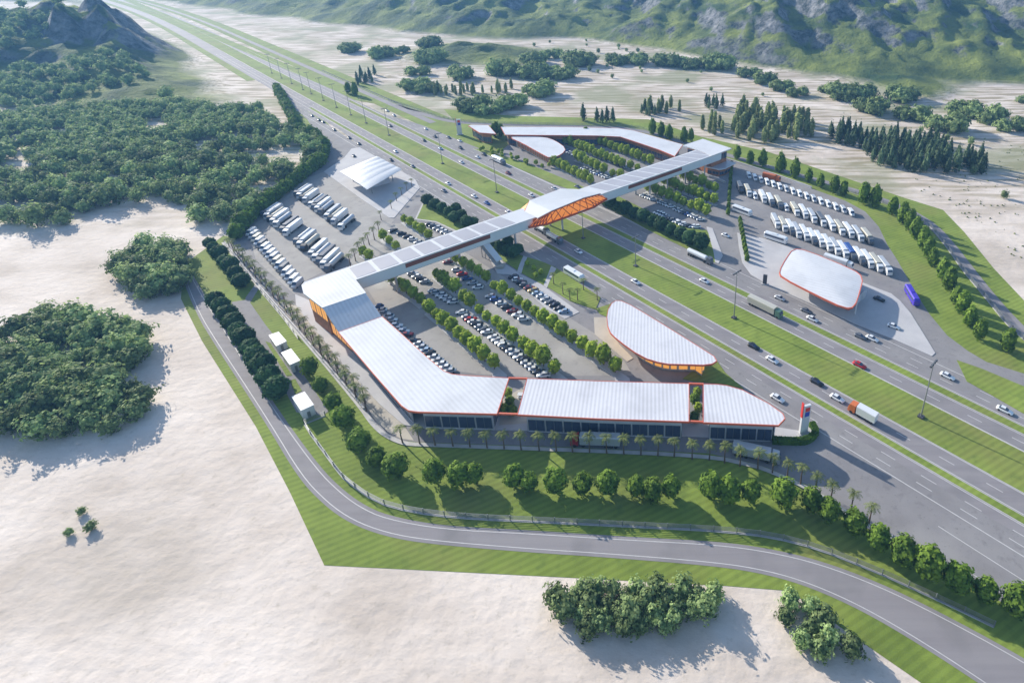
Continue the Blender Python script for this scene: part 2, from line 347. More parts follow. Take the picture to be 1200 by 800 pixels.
hzm = bpy.data.materials.new('haze'); hzm.use_nodes = True; N = hzm.node_tree; N.nodes.remove(N.nodes['Principled BSDF'])
pv = N.nodes.new('ShaderNodeVolumePrincipled'); pv.inputs['Color'].default_value = (.20, .48, .95, 1); pv.inputs['Density'].default_value = .00022; pv.inputs['Anisotropy'].default_value = .1
N.links.new(pv.outputs[0], N.nodes['Material Output'].inputs['Volume'])
zt_ = max(v.co.z for v in me.vertices)+30
tag(MB().box(-4600, 4600, -400, 6100, -1.5, max(zt_, 150)).build('haze', hzm), kind='stuff')
# ------------------------------------------------------------------ flat surfaces
def sheet(name, pts, z, m, h=0):
    b = MB()
    if h: b.prism(pts, z-h, z)
    else:
        b.add([(p[0], p[1], z) for p in pts], [tuple(range(len(pts)))])
    me = b.mesh(name, M[m])
    if not h and me.polygons[0].normal.z < 0: me.flip_normals()
    return tag(link(name, me), kind='structure')
def px(*pts): return [P(*p) for p in pts]
def strip(name, s0, s1, n0, n1, z, m, step=40):
    k = max(1, int(abs(s1-s0)/step)); A = [HW(s0+(s1-s0)*i/k, n0, z) for i in range(k+1)]; B = [HW(s0+(s1-s0)*i/k, n1, z) for i in range(k+1)]
    me = bpy.data.meshes.new(name); v = A+B; me.from_pydata(v, [], [(i, i+1, k+2+i, k+1+i) for i in range(k)])
    if me.polygons[0].normal.z < 0: me.flip_normals()
    me.materials.append(M[m]); return tag(link(name, me), kind='structure')

# lawns round the site
sheet('lawn', px((215, 310), (212, 350), (237, 400), (300, 500), (340, 577), (380, 662), (500, 668), (640, 675), (850, 686), (925, 692), (1000, 745), (1080, 800), (1400, 1100), (1500, 800), (1180, 700), (1000, 560), (900, 520), (700, 450), (500, 400), (350, 300), (300, 284), (262, 276)), .02, 'lawn')
sheet('lawn', px((233, 312), (262, 276), (285, 290), (310, 320), (300, 345), (240, 350)), .03, 'lawn')
strip('grass_verge', -700, -1900, 122, 131, .02, 'lawn')
sheet('grass_verge', px((330, 103), (352, 100), (395, 160), (390, 185), (352, 175), (350, 150)), .03, 'lawn')
strip('grass_verge', -430, -1900, 178, 204, .02, 'lawn')
sheet('lawn', [HW(-430, 178), HW(-430, 204)]+px((520, 128), (600, 136), (690, 138), (760, 140), (820, 160), (900, 178), (980, 205), (1060, 232), (1105, 246), (1130, 272), (1165, 315), (1200, 352), (1300, 450), (1500, 640), (1500, 800))+[HW(20, 178)], .02, 'lawn')
# asphalt: carriageways, service areas
strip('motorway', 420, -1950, 129.5, 170.5, .05, 'road')
sheet('slip_road', px((322, 106), (332, 108), (352, 125), (420, 170), (1200, 640))[:4]+[HW(-480, 131), HW(60, 131), HW(120, 131), HW(120, 109.5), HW(-16, 109.5)]+px((1013, 612), (985, 592), (950, 570), (900, 548), (880, 542), (830, 531), (670, 524), (490, 518), (470, 516), (452, 508), (440, 497), (425, 475), (352, 388), (300, 330), (264, 286), (280, 272), (300, 250), (372, 196), (384, 180), (372, 160), (360, 140)), .04, 'asphalt')
sheet('slip_road', [HW(-495, 169), HW(-430, 179), HW(-330, 183)]+px((620, 150), (700, 152), (740, 156), (800, 170), (849, 186), (951, 221), (990, 235), (1014, 248), (1030, 266), (1040, 287), (1051, 304), (1063, 325), (1075, 346), (1090, 369), (1110, 393), (1134, 411), (1156, 424))+[HW(-20, 194), HW(120, 194), HW(120, 169)], .04, 'asphalt')
sheet('grass_verge', px((1121, 422), (1150, 432), (1200, 453), (1320, 505), (1320, 540), (1200, 485), (1160, 462), (1133, 447)), .16, 'lawn', .1)
# lorry park and car parks, a lighter surface
sheet('lorry_park', px((288, 262), (355, 210), (384, 200), (424, 232), (462, 258), (446, 276), (400, 308), (356, 330), (345, 345), (300, 305)), .06, 'lotasphalt')
sheet('parking_lot', px((455, 262), (492, 262), (575, 315), (720, 405), (742, 440), (596, 441), (560, 438), (525, 434), (500, 412), (448, 366), (425, 330), (410, 305)), .055, 'lotasphalt')
sheet('lorry_park', px((858, 195), (951, 224), (985, 236), (1010, 250), (1035, 290), (1060, 330), (1020, 330), (925, 290), (872, 270), (850, 240)), .06, 'asphalt')
# motorway grass strips (with kerb)
def kerbed(name, s0, s1, n0, n1, z=.17, far=False):
    strip('kerb', s0, s1, n0-.3, n1+.3, z-.03, 'kerb'); 
    for n, dn in ((n0-.3, -.01), (n1+.3, .01)): strip_side(s0, s1, n, z-.03)
    strip(name, s0, s1, n0, n1, z, 'lawn')
def strip_side(s0, s1, n, z):
    k = max(1, int(abs(s1-s0)/40)); v = []
    for i in range(k+1): v += [HW(s0+(s1-s0)*i/k, n, 0), HW(s0+(s1-s0)*i/k, n, z)]
    me = bpy.data.meshes.new('kerb'); me.from_pydata(v, [], [(2*i, 2*i+2, 2*i+3, 2*i+1) for i in range(k)]); me.materials.append(M['kerb'])
    tag(link('kerb', me), kind='structure')
kerbed('grass_median', 420, -1950, 143.1, 157.6)
kerbed('grass_strip', 420, -545, 133.3, 135.5)
kerbed('grass_strip', 420, -546, 164.9, 167.8)
sheet('grass_median', [HW(-545, 170.5), HW(-600, 170.7), HW(-1950, 170.7), HW(-1950, 185)]+[HW(-500, 184)], .06, 'lawn')
strip('frontage_road', -430, -1950, 185.3, 190.8, .09, 'road')
# markings
def line(n, s0=420, s1=-900, wdt=.22, z=.075): strip('road_marking', s0, s1, n-wdt/2, n+wdt/2, z, 'paint')
for n in (136.2, 142.6, 158.1, 164.2, 132.7, 168.6): line(n)
line(124.2, 200, -60, .25); line(123.6, -60, -600, .25); line(178.3, -15, -230, .25); line(178.3, 200, -15, .25); line(118.0, 120, -20, .2); line(111.5, 120, -12, .2)
line(186, 10, -10, .01)
def dashes(n, s0, s1, on=4, gap=8, wdt=.2, z=.075):
    b = MB(); s = s0
    while s > s1:
        q = [HW(s, n-wdt/2, z), HW(s-on, n-wdt/2, z), HW(s-on, n+wdt/2, z), HW(s, n+wdt/2, z)]; b.add(q, [(0, 3, 2, 1)]); s -= on+gap
    me = b.mesh('lane_marking', M['paint'])
    if me.polygons[0].normal.z < 0: me.flip_normals()
    tag(link('lane_marking', me), kind='structure')
for n in (139.5, 161.2): dashes(n, 300, -800)
for n in (126.8, 129.8): dashes(n, 250, -560, 4, 7)
for n in (171.6, 174.9): dashes(n, 250, -520, 4, 7)
# service road round the bottom and left
inner = px((224, 318), (247, 358), (269, 390), (300, 440), (338, 497), (376, 548), (400, 572), (424, 590), (454, 604), (520, 616), (620, 621), (728, 628), (840, 634), (900, 642), (960, 656), (1030, 682), (1100, 716), (1200, 770), (1330, 850))
outer = px((212, 322), (230.5, 369), (252, 404), (280, 447), (314, 500), (349.5, 560), (380, 592), (410, 613), (450, 628), (500, 637), (620, 647), (700, 652), (840, 663), (900, 673), (950, 688), (1010, 715), (1080, 756), (1180, 822), (1300, 910))
inner = smooth_poly(inner, 2, False); outer = smooth_poly(outer, 2, False)
sheet('service_road', inner+outer[::-1], .05, 'road')
def edge_line(pts, inset, wdt=.18, z=.07, name='road_marking', m='paint'):
    A, B = ribbon(pts, inset+wdt, -inset); k = len(A)
    me = bpy.data.meshes.new(name); me.from_pydata([(p.x, p.y, z) for p in A+B], [], [(i, i+1, k+i+1, k+i) for i in range(k-1)])
    if me.polygons[0].normal.z < 0: me.flip_normals()
    me.materials.append(M[m]); tag(link(name, me), kind='structure')
edge_line(inner, -1.0); edge_line(outer, .8)
# service road on the far side
far_c = [HW(-560, 188), HW(-500, 188)]+px((455, 121), (478, 128), (505, 137), (535, 144), (600, 147), (700, 149), (745, 151), (800, 167), (850, 181), (920, 201), (980, 217), (1020, 229), (1060, 244), (1092, 263), (1114, 288), (1132, 312), (1160, 348), (1187, 378), (1240, 430), (1300, 490))
far_c = smooth_poly(far_c, 2, False); A, B = ribbon(far_c, 2.7, 2.7)
sheet('service_road', A+B[::-1], .08, 'road')
# pavements and islands
sheet('pavement', px((421.5, 173), (412, 174.5), (403.5, 185), (379.5, 201.5), (418.5, 230), (456, 255.5), (462, 255.5), (492, 220.5), (487, 211), (470, 200.5)), .2, 'concrete', .18)
isl = px((864, 273), (866, 290), (870, 308), (880, 322), (900, 334), (932, 348), (970, 365), (1000, 379), (1050, 399), (1092, 417.5), (1096, 414), (1082, 391), (1067, 367), (1055, 353), (1044, 344), (1030, 339), (1005, 329), (925, 290), (900, 281))
sheet('pavement', isl, .2, 'concrete', .18)
sheet('pavement', px((565, 287), (570, 283), (590, 308), (611, 322), (634, 333), (679, 366), (662, 374), (640, 362), (598, 322), (583, 321)), .18, 'concrete', .14)
gard = px((573, 284), (612, 300), (633, 306), (650, 313), (704, 349), (698, 363), (668, 353), (644, 338), (611, 320), (590, 306))
sheet('lawn', gard, .22, 'lawn', .2)
sheet('footpath', px((613.5, 300), (618, 302), (614, 311), (611, 321), (606, 319), (609, 310)), .26, 'concrete', .1)
sheet('footpath', px((646, 312), (652, 315), (645, 328), (641, 338), (637, 335), (641, 325)), .26, 'concrete', .1)
sheet('lawn', px((497.5, 237), (502, 236), (563, 264), (545, 276), (535, 270.5), (511, 259.5), (488.5, 256.5)), .22, 'lawn', .2)
sheet('kerb', px((496, 236), (502, 234.5), (566, 264), (546, 279), (534, 272.5), (511, 261), (486, 257.5)), .17, 'kerb', .15)
sheet('pavement', px((696, 372), (716, 372), (713, 385), (726, 404), (742, 420), (735, 424), (716, 408), (697, 392)), .18, 'beige', .12)
sheet('lawn', px((826, 424), (838, 420), (850, 437), (872, 456), (846, 450), (812, 447), (800, 444)), .2, 'lawn', .15)
sheet('lawn', px((698, 362), (716, 356), (712, 372), (703, 368)), .2, 'lawn', .15)
sheet('lawn', px((562, 196)), .2, 'lawn') if 0 else None
sheet('lawn', [HW(-352, 179), HW(-345, 183), HW(-300, 189), HW(-250, 190), HW(-214, 190), HW(-224, 186), HW(-262, 180.5)], .2, 'lawn', .15)
sheet('lawn', px((700, 236), (720, 248), (760, 270), (838, 308), (846, 300), (828, 270), (806, 268), (760, 248), (716, 226)), .2, 'lawn', .15)
sheet('pavement', px((828, 266), (835, 268), (847, 300), (842, 309), (838, 308), (836, 295)), .24, 'concrete', .2)
strip('pavement', -352, -150, 178.6, 179.6, .12, 'concrete')
# perimeter pavement south and west of the main building
rimw = px((263, 284), (301, 331), (352, 389), (424, 474), (438, 495), (452, 508), (472, 517.5), (490, 519.5), (670, 525.5), (830, 532.5), (880, 543), (900, 549), (950, 571.5), (985, 593), (1013, 613), (1046, 627))
edge_line(smooth_poly(rimw, 2, False), -1.2, 1.3, .2, 'kerb', 'kerb')
sheet('pavement', px((346, 345), (362, 352), (398, 395), (440, 446), (466, 478), (482, 484), (700, 492), (900, 499), (937, 505), (951, 498), (957, 507), (948, 517), (935, 519), (860, 514), (700, 507), (500, 502), (473, 498), (445, 474), (400, 425), (360, 375), (347, 358)), .2, 'concrete', .18)
sheet('parking_lot', px((322, 352), (347, 358), (360, 375), (400, 425), (445, 474), (473, 498), (485, 516), (470, 514), (455, 506), (441, 494), (430, 477)), .07, 'beige')
# technical yard left
sheet('service_yard', px((271, 354), (290.5, 351), (311.5, 381), (335, 410), (360, 445), (385, 482), (378, 487), (347.5, 483), (330, 450), (304, 407), (288, 385)), .07, 'asphalt')
sheet('service_yard', px((287, 350), (299, 333), (304, 337), (293, 355)), .075, 'asphalt')
for q in (((311, 400), (317, 402), (340, 436), (343, 440), (336, 441)), ((340, 446), (346, 444), (354, 458), (346, 462))): sheet('lawn', px(*q), .14, 'lawn', .06)

# hedged planters inside the lower car park (pavement islands under the tree rows)
def row_island(p0, p1, wdt=1.6, z=.2, ext=2.0, blob=0):
    a = P(*p0); b = P(*p1); d = (b-a).normalized(); u = Vector((-d.y, d.x, 0)); a = a-d*ext; b = b+d*ext
    pts = [a+u*wdt, a-u*wdt, b-u*wdt, b+u*wdt]
    if blob: pts = [a+u*wdt, a-u*wdt, b-u*wdt, b-u*(wdt+1.6)+d*2, b-u*(wdt+1)+d*4.5, b+d*5.5, b+u*wdt+d*3.5, b+u*wdt]
    sheet('planting_island', pts, z, 'concrete', .18)
rowA = ((504.5, 369), (578.5, 433)); rowB = ((544, 355), (650, 439)); rowC = ((581, 341), (720, 437))
for r in (rowA, rowB, rowC): row_island(*r, blob=1)
row_island((461, 332), (493, 358)); row_island((512, 327), (534, 344)); row_island((535, 309), (570, 331))
row_island((475, 262), (503, 281)); row_island((450, 282), (465, 293)); row_island((427, 301), (434, 305))
for r in (((650, 196), (693, 217)), ((676, 189), (727, 209)), ((663, 171), (748, 201)), ((697, 169), (762, 194)), ((801, 212), (838, 226)), ((778, 218), (836, 240)), ((760, 226), (828, 254))): row_island(*r, wdt=1.2)
def blobs(name, c, rx, ry, z, m='concrete'):
    a = P(*c); sheet(name, [a+Vector((rx*math.cos(t*math.pi/8), ry*math.sin(t*math.pi/8), 0)) for t in range(16)], z, m, .15)
# parking bay lines
def bays(p0, p1, n, L, side):
    a = P(*p0); b = P(*p1); d = (b-a)/n; u = Vector((-d.y, d.x, 0)).normalized()*side; e = MB(); dd = d.normalized()*.07
    for i in range(n+1):
        q = a+d*i; e.add([(v.x, v.y, .09) for v in (q-dd, q+dd, q+dd+u*L, q-dd+u*L)], [(0, 1, 2, 3)])
    me = e.mesh('bay_marking', M['paint'])
    if me.polygons[0].normal.z < 0: me.flip_normals()
    tag(link('bay_marking', me), kind='structure')

# ------------------------------------------------------------------ buildings
def roof_piece(root, pts, zs, m, thick=.55, fascia=True, name='roof', fz=None, fm='orange', mesh_only=False):
    if not isinstance(zs, (list, tuple)): zs = [zs]*len(pts)
    b = MB(); b.prism([p for p in pts], [z-thick for z in zs], list(zs)); o = b.build(name, M[m], root)
    if fascia:
        n = len(pts); op = offset(pts, .2); ip = offset(pts, .012); f = MB()
        for i in range(n):
            j = (i+1) % n
            a, c, d, e = ip[i], ip[j], op[j], op[i]
            v = [(a[0], a[1], zs[i]-thick), (c[0], c[1], zs[j]-thick), (d[0], d[1], zs[j]-thick), (e[0], e[1], zs[i]-thick),
                 (a[0], a[1], zs[i]+.06), (c[0], c[1], zs[j]+.06), (d[0], d[1], zs[j]+.06), (e[0], e[1], zs[i]+.06)]
            f.add(v, [(0, 3, 2, 1), (4, 5, 6, 7), (2, 3, 7, 6), (0, 1, 5, 4)])
        f.build('fascia', M[fm], o)
    return o
def wall_run(root, a, b, z0, z1, m='wall', th=.35, name='wall', pane=None, pw=3.2, pz=(1., 3.6), pm='glass', frame=True):
    a = Vector((a[0], a[1], 0)); b = Vector((b[0], b[1], 0)); d = b-a; L = d.length; d.normalize(); rot = Matrix.Rotation(math.atan2(d.y, d.x), 4, 'Z'); rot.translation = a
    o = MB().box(0, L, -th/2, th/2, z0, z1, rot).build(name, M[m], root)
    if pane:
        k = max(1, int(L/pw)); g = L/k
        for i in range(k):
            x0 = i*g+.22; x1 = (i+1)*g-.22
            wdw = MB().box(x0, x1, -th/2-.06, th/2+.06, z0+pz[0], z0+pz[1], rot).build('window', M[pm], root)
            if frame:
                f = MB()
                f.box(x0-.05, x1+.05, -th/2-.09, th/2+.09, z0+pz[1]-.02, z0+pz[1]+.08, rot)
                for q in (x0-.05, (x0+x1)/2-.05, x1-.05): f.box(q, q+.1, -th/2-.1, th/2+.1, z0+pz[0]-.06, z0+pz[1]+.06, rot)
                f.build('frame', M['metal'], wdw)
    return o
ZR = 8.0
def rp(z, *pts): return [P(x, y, z) for x, y in pts]
main = empty('service_building', P(600, 500), 0, 'long low white roofed building with orange edge in front of the lower car park', 'building')
def reparent(root, fn):            # children built in world coordinates
    pass
main.location = (0, 0, 0)
A = rp(13., (354, 334), (357, 330.5), (406, 313.5), (416.5, 328), (428, 343), (378, 360), (356.5, 343.5))
roof_piece(main, A, 13., 'roofwing', fm='white')
Bq = rp(13., (378, 360), (428, 343))+rp(8.4, (447.5, 371), (397, 389))
wing = MB()
op = [Bq[0], Bq[1], Bq[2], Bq[3]]
wing.prism(op, [12.44, 12.44, 7.84, 7.84], [12.99, 12.99, 8.39, 8.39]); wing.build('roof', M['roofwing'], main)
C = rp(8.4, (397, 389), (447.5, 371), (470, 391), (500, 418.5), (520, 435), (530, 438.5), (545, 440), (596, 443), (582, 484.5), (490, 482), (479, 480.5), (471, 475), (438, 437.5))
roof_piece(main, C, 8.4, 'roofwing')
D = rp(8.4, (618, 443.5), (700, 446.5), (807, 449.5), (807, 493.5), (700, 490), (607, 485.3))
roof_piece(main, D, 8.4, 'roofmain')
E_ = rp(8.4, (824.5, 450), (840, 450.3), (852, 451.8), (870, 457), (900, 472.5), (917, 484.5), (919.5, 490), (912, 497.8), (824.5, 494.5))
roof_piece(main, E_, 8.4, 'roofmain')
for a, b in (((596, 443), (618, 443.5)), ((582, 484.5), (607, 485.3)), ((807, 449.5), (824.5, 450)), ((807, 493.6), (824.5, 494.4))):
    p, q = P(*a, 8.), P(*b, 8.); MB().bar(p, q, .5, .55).build('fascia', M['orange'], main)
# walls below, set back from the roof edge
Co = offset([p for p in C], -2.2); Do = offset(D, -2.); Eo = offset(E_, -2.)
for k in range(len(Co)):
    a, b = Co[k], Co[(k+1) % len(Co)]
    if (a-b).length > 3 and k not in (0,): wall_run(main, a, b, .2, 7.75, 'wall', pane=True, pw=4.2, pz=(.6, 4.6), frame=(a-b).length < 200)
for W in (Do, Eo):
    for k in range(len(W)):
        a, b = W[k], W[(k+1) % len(W)]
        if (a-b).length > 2: wall_run(main, a, b, .2, 7.75, 'wall', pane=True, pw=4.2, pz=(.6, 4.6))
Ao = offset(A, -1.2)
for k in range(len(Ao)):
    a, b = Ao[k], Ao[(k+1) % len(Ao)]
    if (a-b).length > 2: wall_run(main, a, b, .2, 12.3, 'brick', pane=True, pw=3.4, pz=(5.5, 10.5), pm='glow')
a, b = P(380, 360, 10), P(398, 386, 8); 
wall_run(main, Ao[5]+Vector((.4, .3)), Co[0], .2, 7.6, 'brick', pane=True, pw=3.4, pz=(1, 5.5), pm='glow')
# courtyard terraces and planting
sheet('pavement', rp(.2, (589, 468), (618, 450), (640, 460), (625, 495), (585, 498)), .215, 'beige', .1)

tb_ = empty('picnic_table', P(612, 462, .22), 0, 'small white table standing in the left courtyard between the roofs', 'table')
tb_.location = P(612, 464, .22)
MB().box(-1.4, 1.4, -.6, .6, .68, .76).build('table_top', M['white'], tb_)
for y in (-1.0, 1.0): MB().box(-1.4, 1.4, y-.2, y+.2, .4, .46).build('bench_seat', M['white'], tb_)
MB().box(-1., -.8, -1.1, 1.1, 0, .4).box(.8, 1., -1.1, 1.1, 0, .4).box(-1, 1, -.05, .05, .3, .7).build('frame', M['metal'], tb_)

# upper service building
up = empty('service_building', (0, 0, 0), 0, 'narrow white roofed building with brown walls behind the far car park', 'building')
U1 = rp(8., (549, 147.3), (552, 146.3), (572, 146.8), (581, 157), (562, 155.5))
U2 = rp(8., (587, 148.5), (660, 149), (725, 150.5), (742, 153), (800, 169.5), (790.5, 183), (774, 176), (742, 165.2), (727, 160.3), (700, 159), (660, 158.6), (592, 158))
roof_piece(up, U1, 8., 'roofwing'); roof_piece(up, U2, 8., 'roofwing')
for U, nm in ((U1, 1), (U2, 2)):
    Wl = offset(U, -2.2)
    for k in range(len(Wl)):
        a, b = Wl[k], Wl[(k+1) % len(Wl)]
        if (a-b).length > 3: wall_run(up, a, b, .2, 7.4, 'brick', pane=True, pw=5, pz=(.6, 4.2))
ter = empty('terrace_wall', (0, 0, 0), 0, 'long low pale terrace wall in front of the far brown building', 'wall')
for (a, b) in (((727, 172), (800, 192)), ((800, 195), (850, 215))):
    p, q = P(*a), P(*b); wall_run(ter, p, q, 0, 1.4, 'concrete', .5)
ann = empty('annex_building', (0, 0, 0), 0, 'small pale grey roofed brown annex at the far end under the footbridge', 'building')
An = rp(5., (826, 195), (850, 187), (862, 191), (850, 197), (843, 198.5), (834, 196.5))
roof_piece(ann, An, 5., 'panel', fm='white')
Aw = offset(An, -1)
for k in range(len(Aw)):
    a, b = Aw[k], Aw[(k+1) % len(Aw)]
    if (a-b).length > 1.5: wall_run(ann, a, b, .1, 4.4, 'brick', pane=True, pw=3, pz=(.7, 2.6))

# cafés with curved corner roofs
def cafe(label, outl, z, inset, rm='roofmain', glowcol='glow', it=1, sink=0):
    root = empty('roadside_cafe', (0, 0, 0), 0, label, 'building')
    pts = smooth_poly([P(x, y, z) for x, y in outl], it)
    roof_piece(root, pts, z, rm)
    W = offset(pts, -inset); n = len(W); b = MB(); W3 = [(p[0], p[1]) for p in W]
    b.prism(W3, .2, z-.58); b.build('wall', M['beige'], root)
    for k in range(n):
        a, c = W[k], W[(k+1) % n]
        L = (c-a).length
        if L < 1.2: continue
        m = max(1, round(L/3.5)); d = (c-a)/m; un = Vector((d.y, -d.x)).normalized()*.12
        for i in range(m):
            p = a+d*(i+.12); q = a+d*(i+.88); mid = [(p[0]-un[0], p[1]-un[1]), (q[0]-un[0], q[1]-un[1]), (q[0]+un[0], q[1]+un[1]), (p[0]+un[0], p[1]+un[1])]
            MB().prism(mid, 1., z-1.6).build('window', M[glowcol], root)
    return root
cafe('rounded teardrop white roof with orange rim and ochre windows beside the lower car park',
     [(711, 366), (719, 352), (731, 353), (762, 371), (820, 407), (842, 421), (832, 427.5), (800, 426.5), (778, 426), (752, 418), (724, 398), (713, 387)], 6.5, 4.2)
cafe('small white almond shaped roof beside the far car park and brown building',
     [(597, 161), (606, 159.5), (638, 160.5), (651, 165), (663.5, 174), (658, 181), (645, 185.5), (634, 180), (613, 168)], 7., 3, 'roofwing', 'brick', 1)

# right-hand filling station: domed rounded canopy on columns with kiosk
def canopy(label, outl, z, dome, it=1):
    root = empty('fuel_canopy', (0, 0, 0), 0, label, 'filling station')
    pts = smooth_poly([P(x, y, z) for x, y in outl], it); c = sum(pts, Vector())/len(pts)
    b = MB(); n = len(pts); R_ = 8; v = []
    for k in range(R_): t = 1-k/R_; v += [c+(p-c)*t+Vector((0, 0, dome*(1-t*t))) for p in pts]
    v.append(c+Vector((0, 0, dome))); f = []
    for k in range(R_-1):
        for i in range(n): f.append((k*n+i, k*n+(i+1) % n, (k+1)*n+(i+1) % n, (k+1)*n+i))
    for i in range(n): f.append(((R_-1)*n+i, (R_-1)*n+(i+1) % n, R_*n))
    base = len(v); v += [p-Vector((0, 0, .6)) for p in pts]
    f += [(i, (i+1) % n, base+(i+1) % n, base+i) for i in range(n)]+[tuple(base+i for i in range(n))[::-1]]
    b.add(v, f); rf = b.build('roof', M['roofmain2'], root)
    op = offset(pts, .35); ip = offset(pts, .01); g = MB()
    for i in range(n):
        j = (i+1) % n; q = [ip[i], ip[j], op[j], op[i]]
        g.add([(p[0], p[1], z-.6) for p in q]+[(p[0], p[1], z+.12) for p in q], [(0, 3, 2, 1), (4, 5, 6, 7), (2, 3, 7, 6), (0, 1, 5, 4)])
    g.build('fascia', M['orange'], rf)
    return root, pts, c
M['roofmain2'] = seamed('curved_white_roof', (.60, .61, .64), R(-30), 1.6, .04)
st, spts, sc_ = canopy('wide white rounded canopy with orange rim on the pale island by the right lorry park', [(930, 291.5), (945, 293.5), (1000, 316), (1011, 325), (1007, 342), (1001, 359.5), (990, 361), (960, 347), (916, 324.5), (913.5, 318), (921, 304)], 6.6, 1.0)
for (x, y) in ((944, 326), (962, 333), (980, 342), (998, 350), (948, 306), (966, 313), (984, 321)):
    q = P(x+4, y+18); MB().tube([q+Vector((0, 0, .2)), q+Vector((0, 0, 6.2))], .28, 8).build('column', M['white'], st)
ki = P(975, 343); rot = Matrix.Rotation(HA, 4, 'Z'); rot.translation = P(985, 342)
MB().box(-9, 9, -3.5, 3.5, .2, 4, rot).build('kiosk', M['wall'], st)
for i in range(5): MB().box(-8.4+i*3.5, -5.4+i*3.5, -3.58, -3.5, .9, 3.4, rot).build('window', M['glass'], st)
for i in range(4):
    rt = Matrix.Rotation(HA, 4, 'Z'); rt.translation = P(958+i*12, 347+i*5.4)
    MB().box(-.5, .5, -.35, .35, .2, 1.9, rt).build('fuel_pump', M['orange'], st)

# left filling station: folded membrane sail
ls = empty('fuel_canopy', (0, 0, 0), 0, 'white folded sail canopy with sharp corners on the pale island left of the motorway', 'filling station')
c00, c10, c11, c01 = P(398, 201, 6.5), P(441, 183, 9), P(470.5, 198.5, 6.2), P(430, 222, 7)
pl = P(418.5, 226, 6.2)
b = MB(); NX, NY = 24, 10; v = []
for layer in (0, -.25):
    for j in range(NY+1):
        for i in range(NX+1):
            u_, v_ = i/NX, j/NY
            p = (c00*(1-v_)+c10*v_)*(1-u_)+(c01*(1-v_)+c11*v_)*u_
            bul = math.sin(math.pi*u_)**.8*math.sin(math.pi*min(1, v_*.9+.1))*1.1+.28*abs(math.sin(u_*math.pi*5))*(.3+.7*v_)
            v.append(p+Vector((0, 0, bul+layer)))
K = (NX+1)*(NY+1); f = []
for j in range(NY):
    for i in range(NX):
        a = j*(NX+1)+i; f += [(a, a+1, a+NX+2, a+NX+1), (K+a, K+a+NX+1, K+a+NX+2, K+a+1)]
for i in range(NX): f += [(i, K+i, K+i+1, i+1), (NY*(NX+1)+i, NY*(NX+1)+i+1, K+NY*(NX+1)+i+1, K+NY*(NX+1)+i)]
for j in range(NY): f += [(j*(NX+1), (j+1)*(NX+1), K+(j+1)*(NX+1), K+j*(NX+1)), (j*(NX+1)+NX, K+j*(NX+1)+NX, K+(j+1)*(NX+1)+NX, (j+1)*(NX+1)+NX)]
b.add(v, f); b.build('roof', M['white'], ls)
for t, s_ in ((.15, .2), (.15, .8), (.5, .2), (.5, .8), (.85, .2), (.85, .8)):
    q = (c00*(1-s_)+c10*s_)*(1-t)+(c01*(1-s_)+c11*s_)*t; MB().tube([(q.x, q.y, .2), (q.x, q.y, q.z+.3)], .25, 8).build('column', M['metal'], ls)
q = P(428, 222); rt = Matrix.Rotation(R(46), 4, 'Z'); rt.translation = q+Vector((4, 6, 0)); MB().box(-7, 7, -2.2, 2.2, .2, 3.8, rt).build('kiosk', M['wall'], ls)

# footbridge
br = empty('footbridge', (0, 0, 0), 0, 'long covered white footbridge with grey roof panels crossing the motorway', 'footbridge')
ZB = 13.0
bf0, bf1 = P(406, 313.5, ZB), P(816, 175.5, ZB); bn0, bn1 = P(417, 327.7, ZB), P(846, 178.5, ZB)
def BP(t, u_, z): # t along 0..1, u across 0 (far) ..1 (near)
    a = bf0.lerp(bf1, t); c = bn0.lerp(bn1, t); p = a.lerp(c, u_); return Vector((p.x, p.y, z))
Lb = (bf1-bf0).length
def bpr(name, t0, t1, u0, u1, z0, z1, m, parent=br):
    return MB().prism([BP(t0, u0, 0), BP(t1, u0, 0), BP(t1, u1, 0), BP(t0, u1, 0)], z0, z1).build(name, M[m], parent)
def tpar(x, y): q = P(x, y, ZB)-bn0; return q.dot(bn1-bn0)/(bn1-bn0).length_squared
tb0, tb1 = tpar(622, 258.5), tpar(703.5, 226.5)          # bulge over the median
rfb = bpr('roof', 0, 1, 0, 1, ZB-.5, ZB, 'white')
npan = 24
for i in range(npan):
    t0 = i/npan+.0035; t1 = (i+1)/npan-.0035
    if t1 < tb0-.012 or t0 > tb1+.005: bpr('roof_panel', t0, t1, .09, .91, ZB-.4, ZB+.06, 'panel')
bpr('deck', 0.0, 1, .04, .96, 8.0, 8.6, 'white')
bpr('wall', .0, tb0, .955, .985, 8.6, ZB-.5, 'wall2') if 0 else None
M['bwall'] = mat('bridge_side', (.62, .68, .72), .4, noise_s=.1, noise_a=.04)
for u0, u1 in ((.94, .985), (.015, .06)):
    bpr('wall', 0, tb0+.01, u0, u1, 8.6, ZB-.5, 'bwall'); bpr('wall', tb1-.01, 1, u0, u1, 8.6, ZB-.5, 'bwall')
for t0, t1 in ((tpar(475, 308), tpar(574, 273)), (tpar(738, 217), tpar(800, 195))):
    bpr('louvre', t0, t1, .986, 1.0, 10.5, 12.3, 'louvre'); bpr('louvre', t0, t1, 0, .014, 10.5, 12.3, 'louvre')
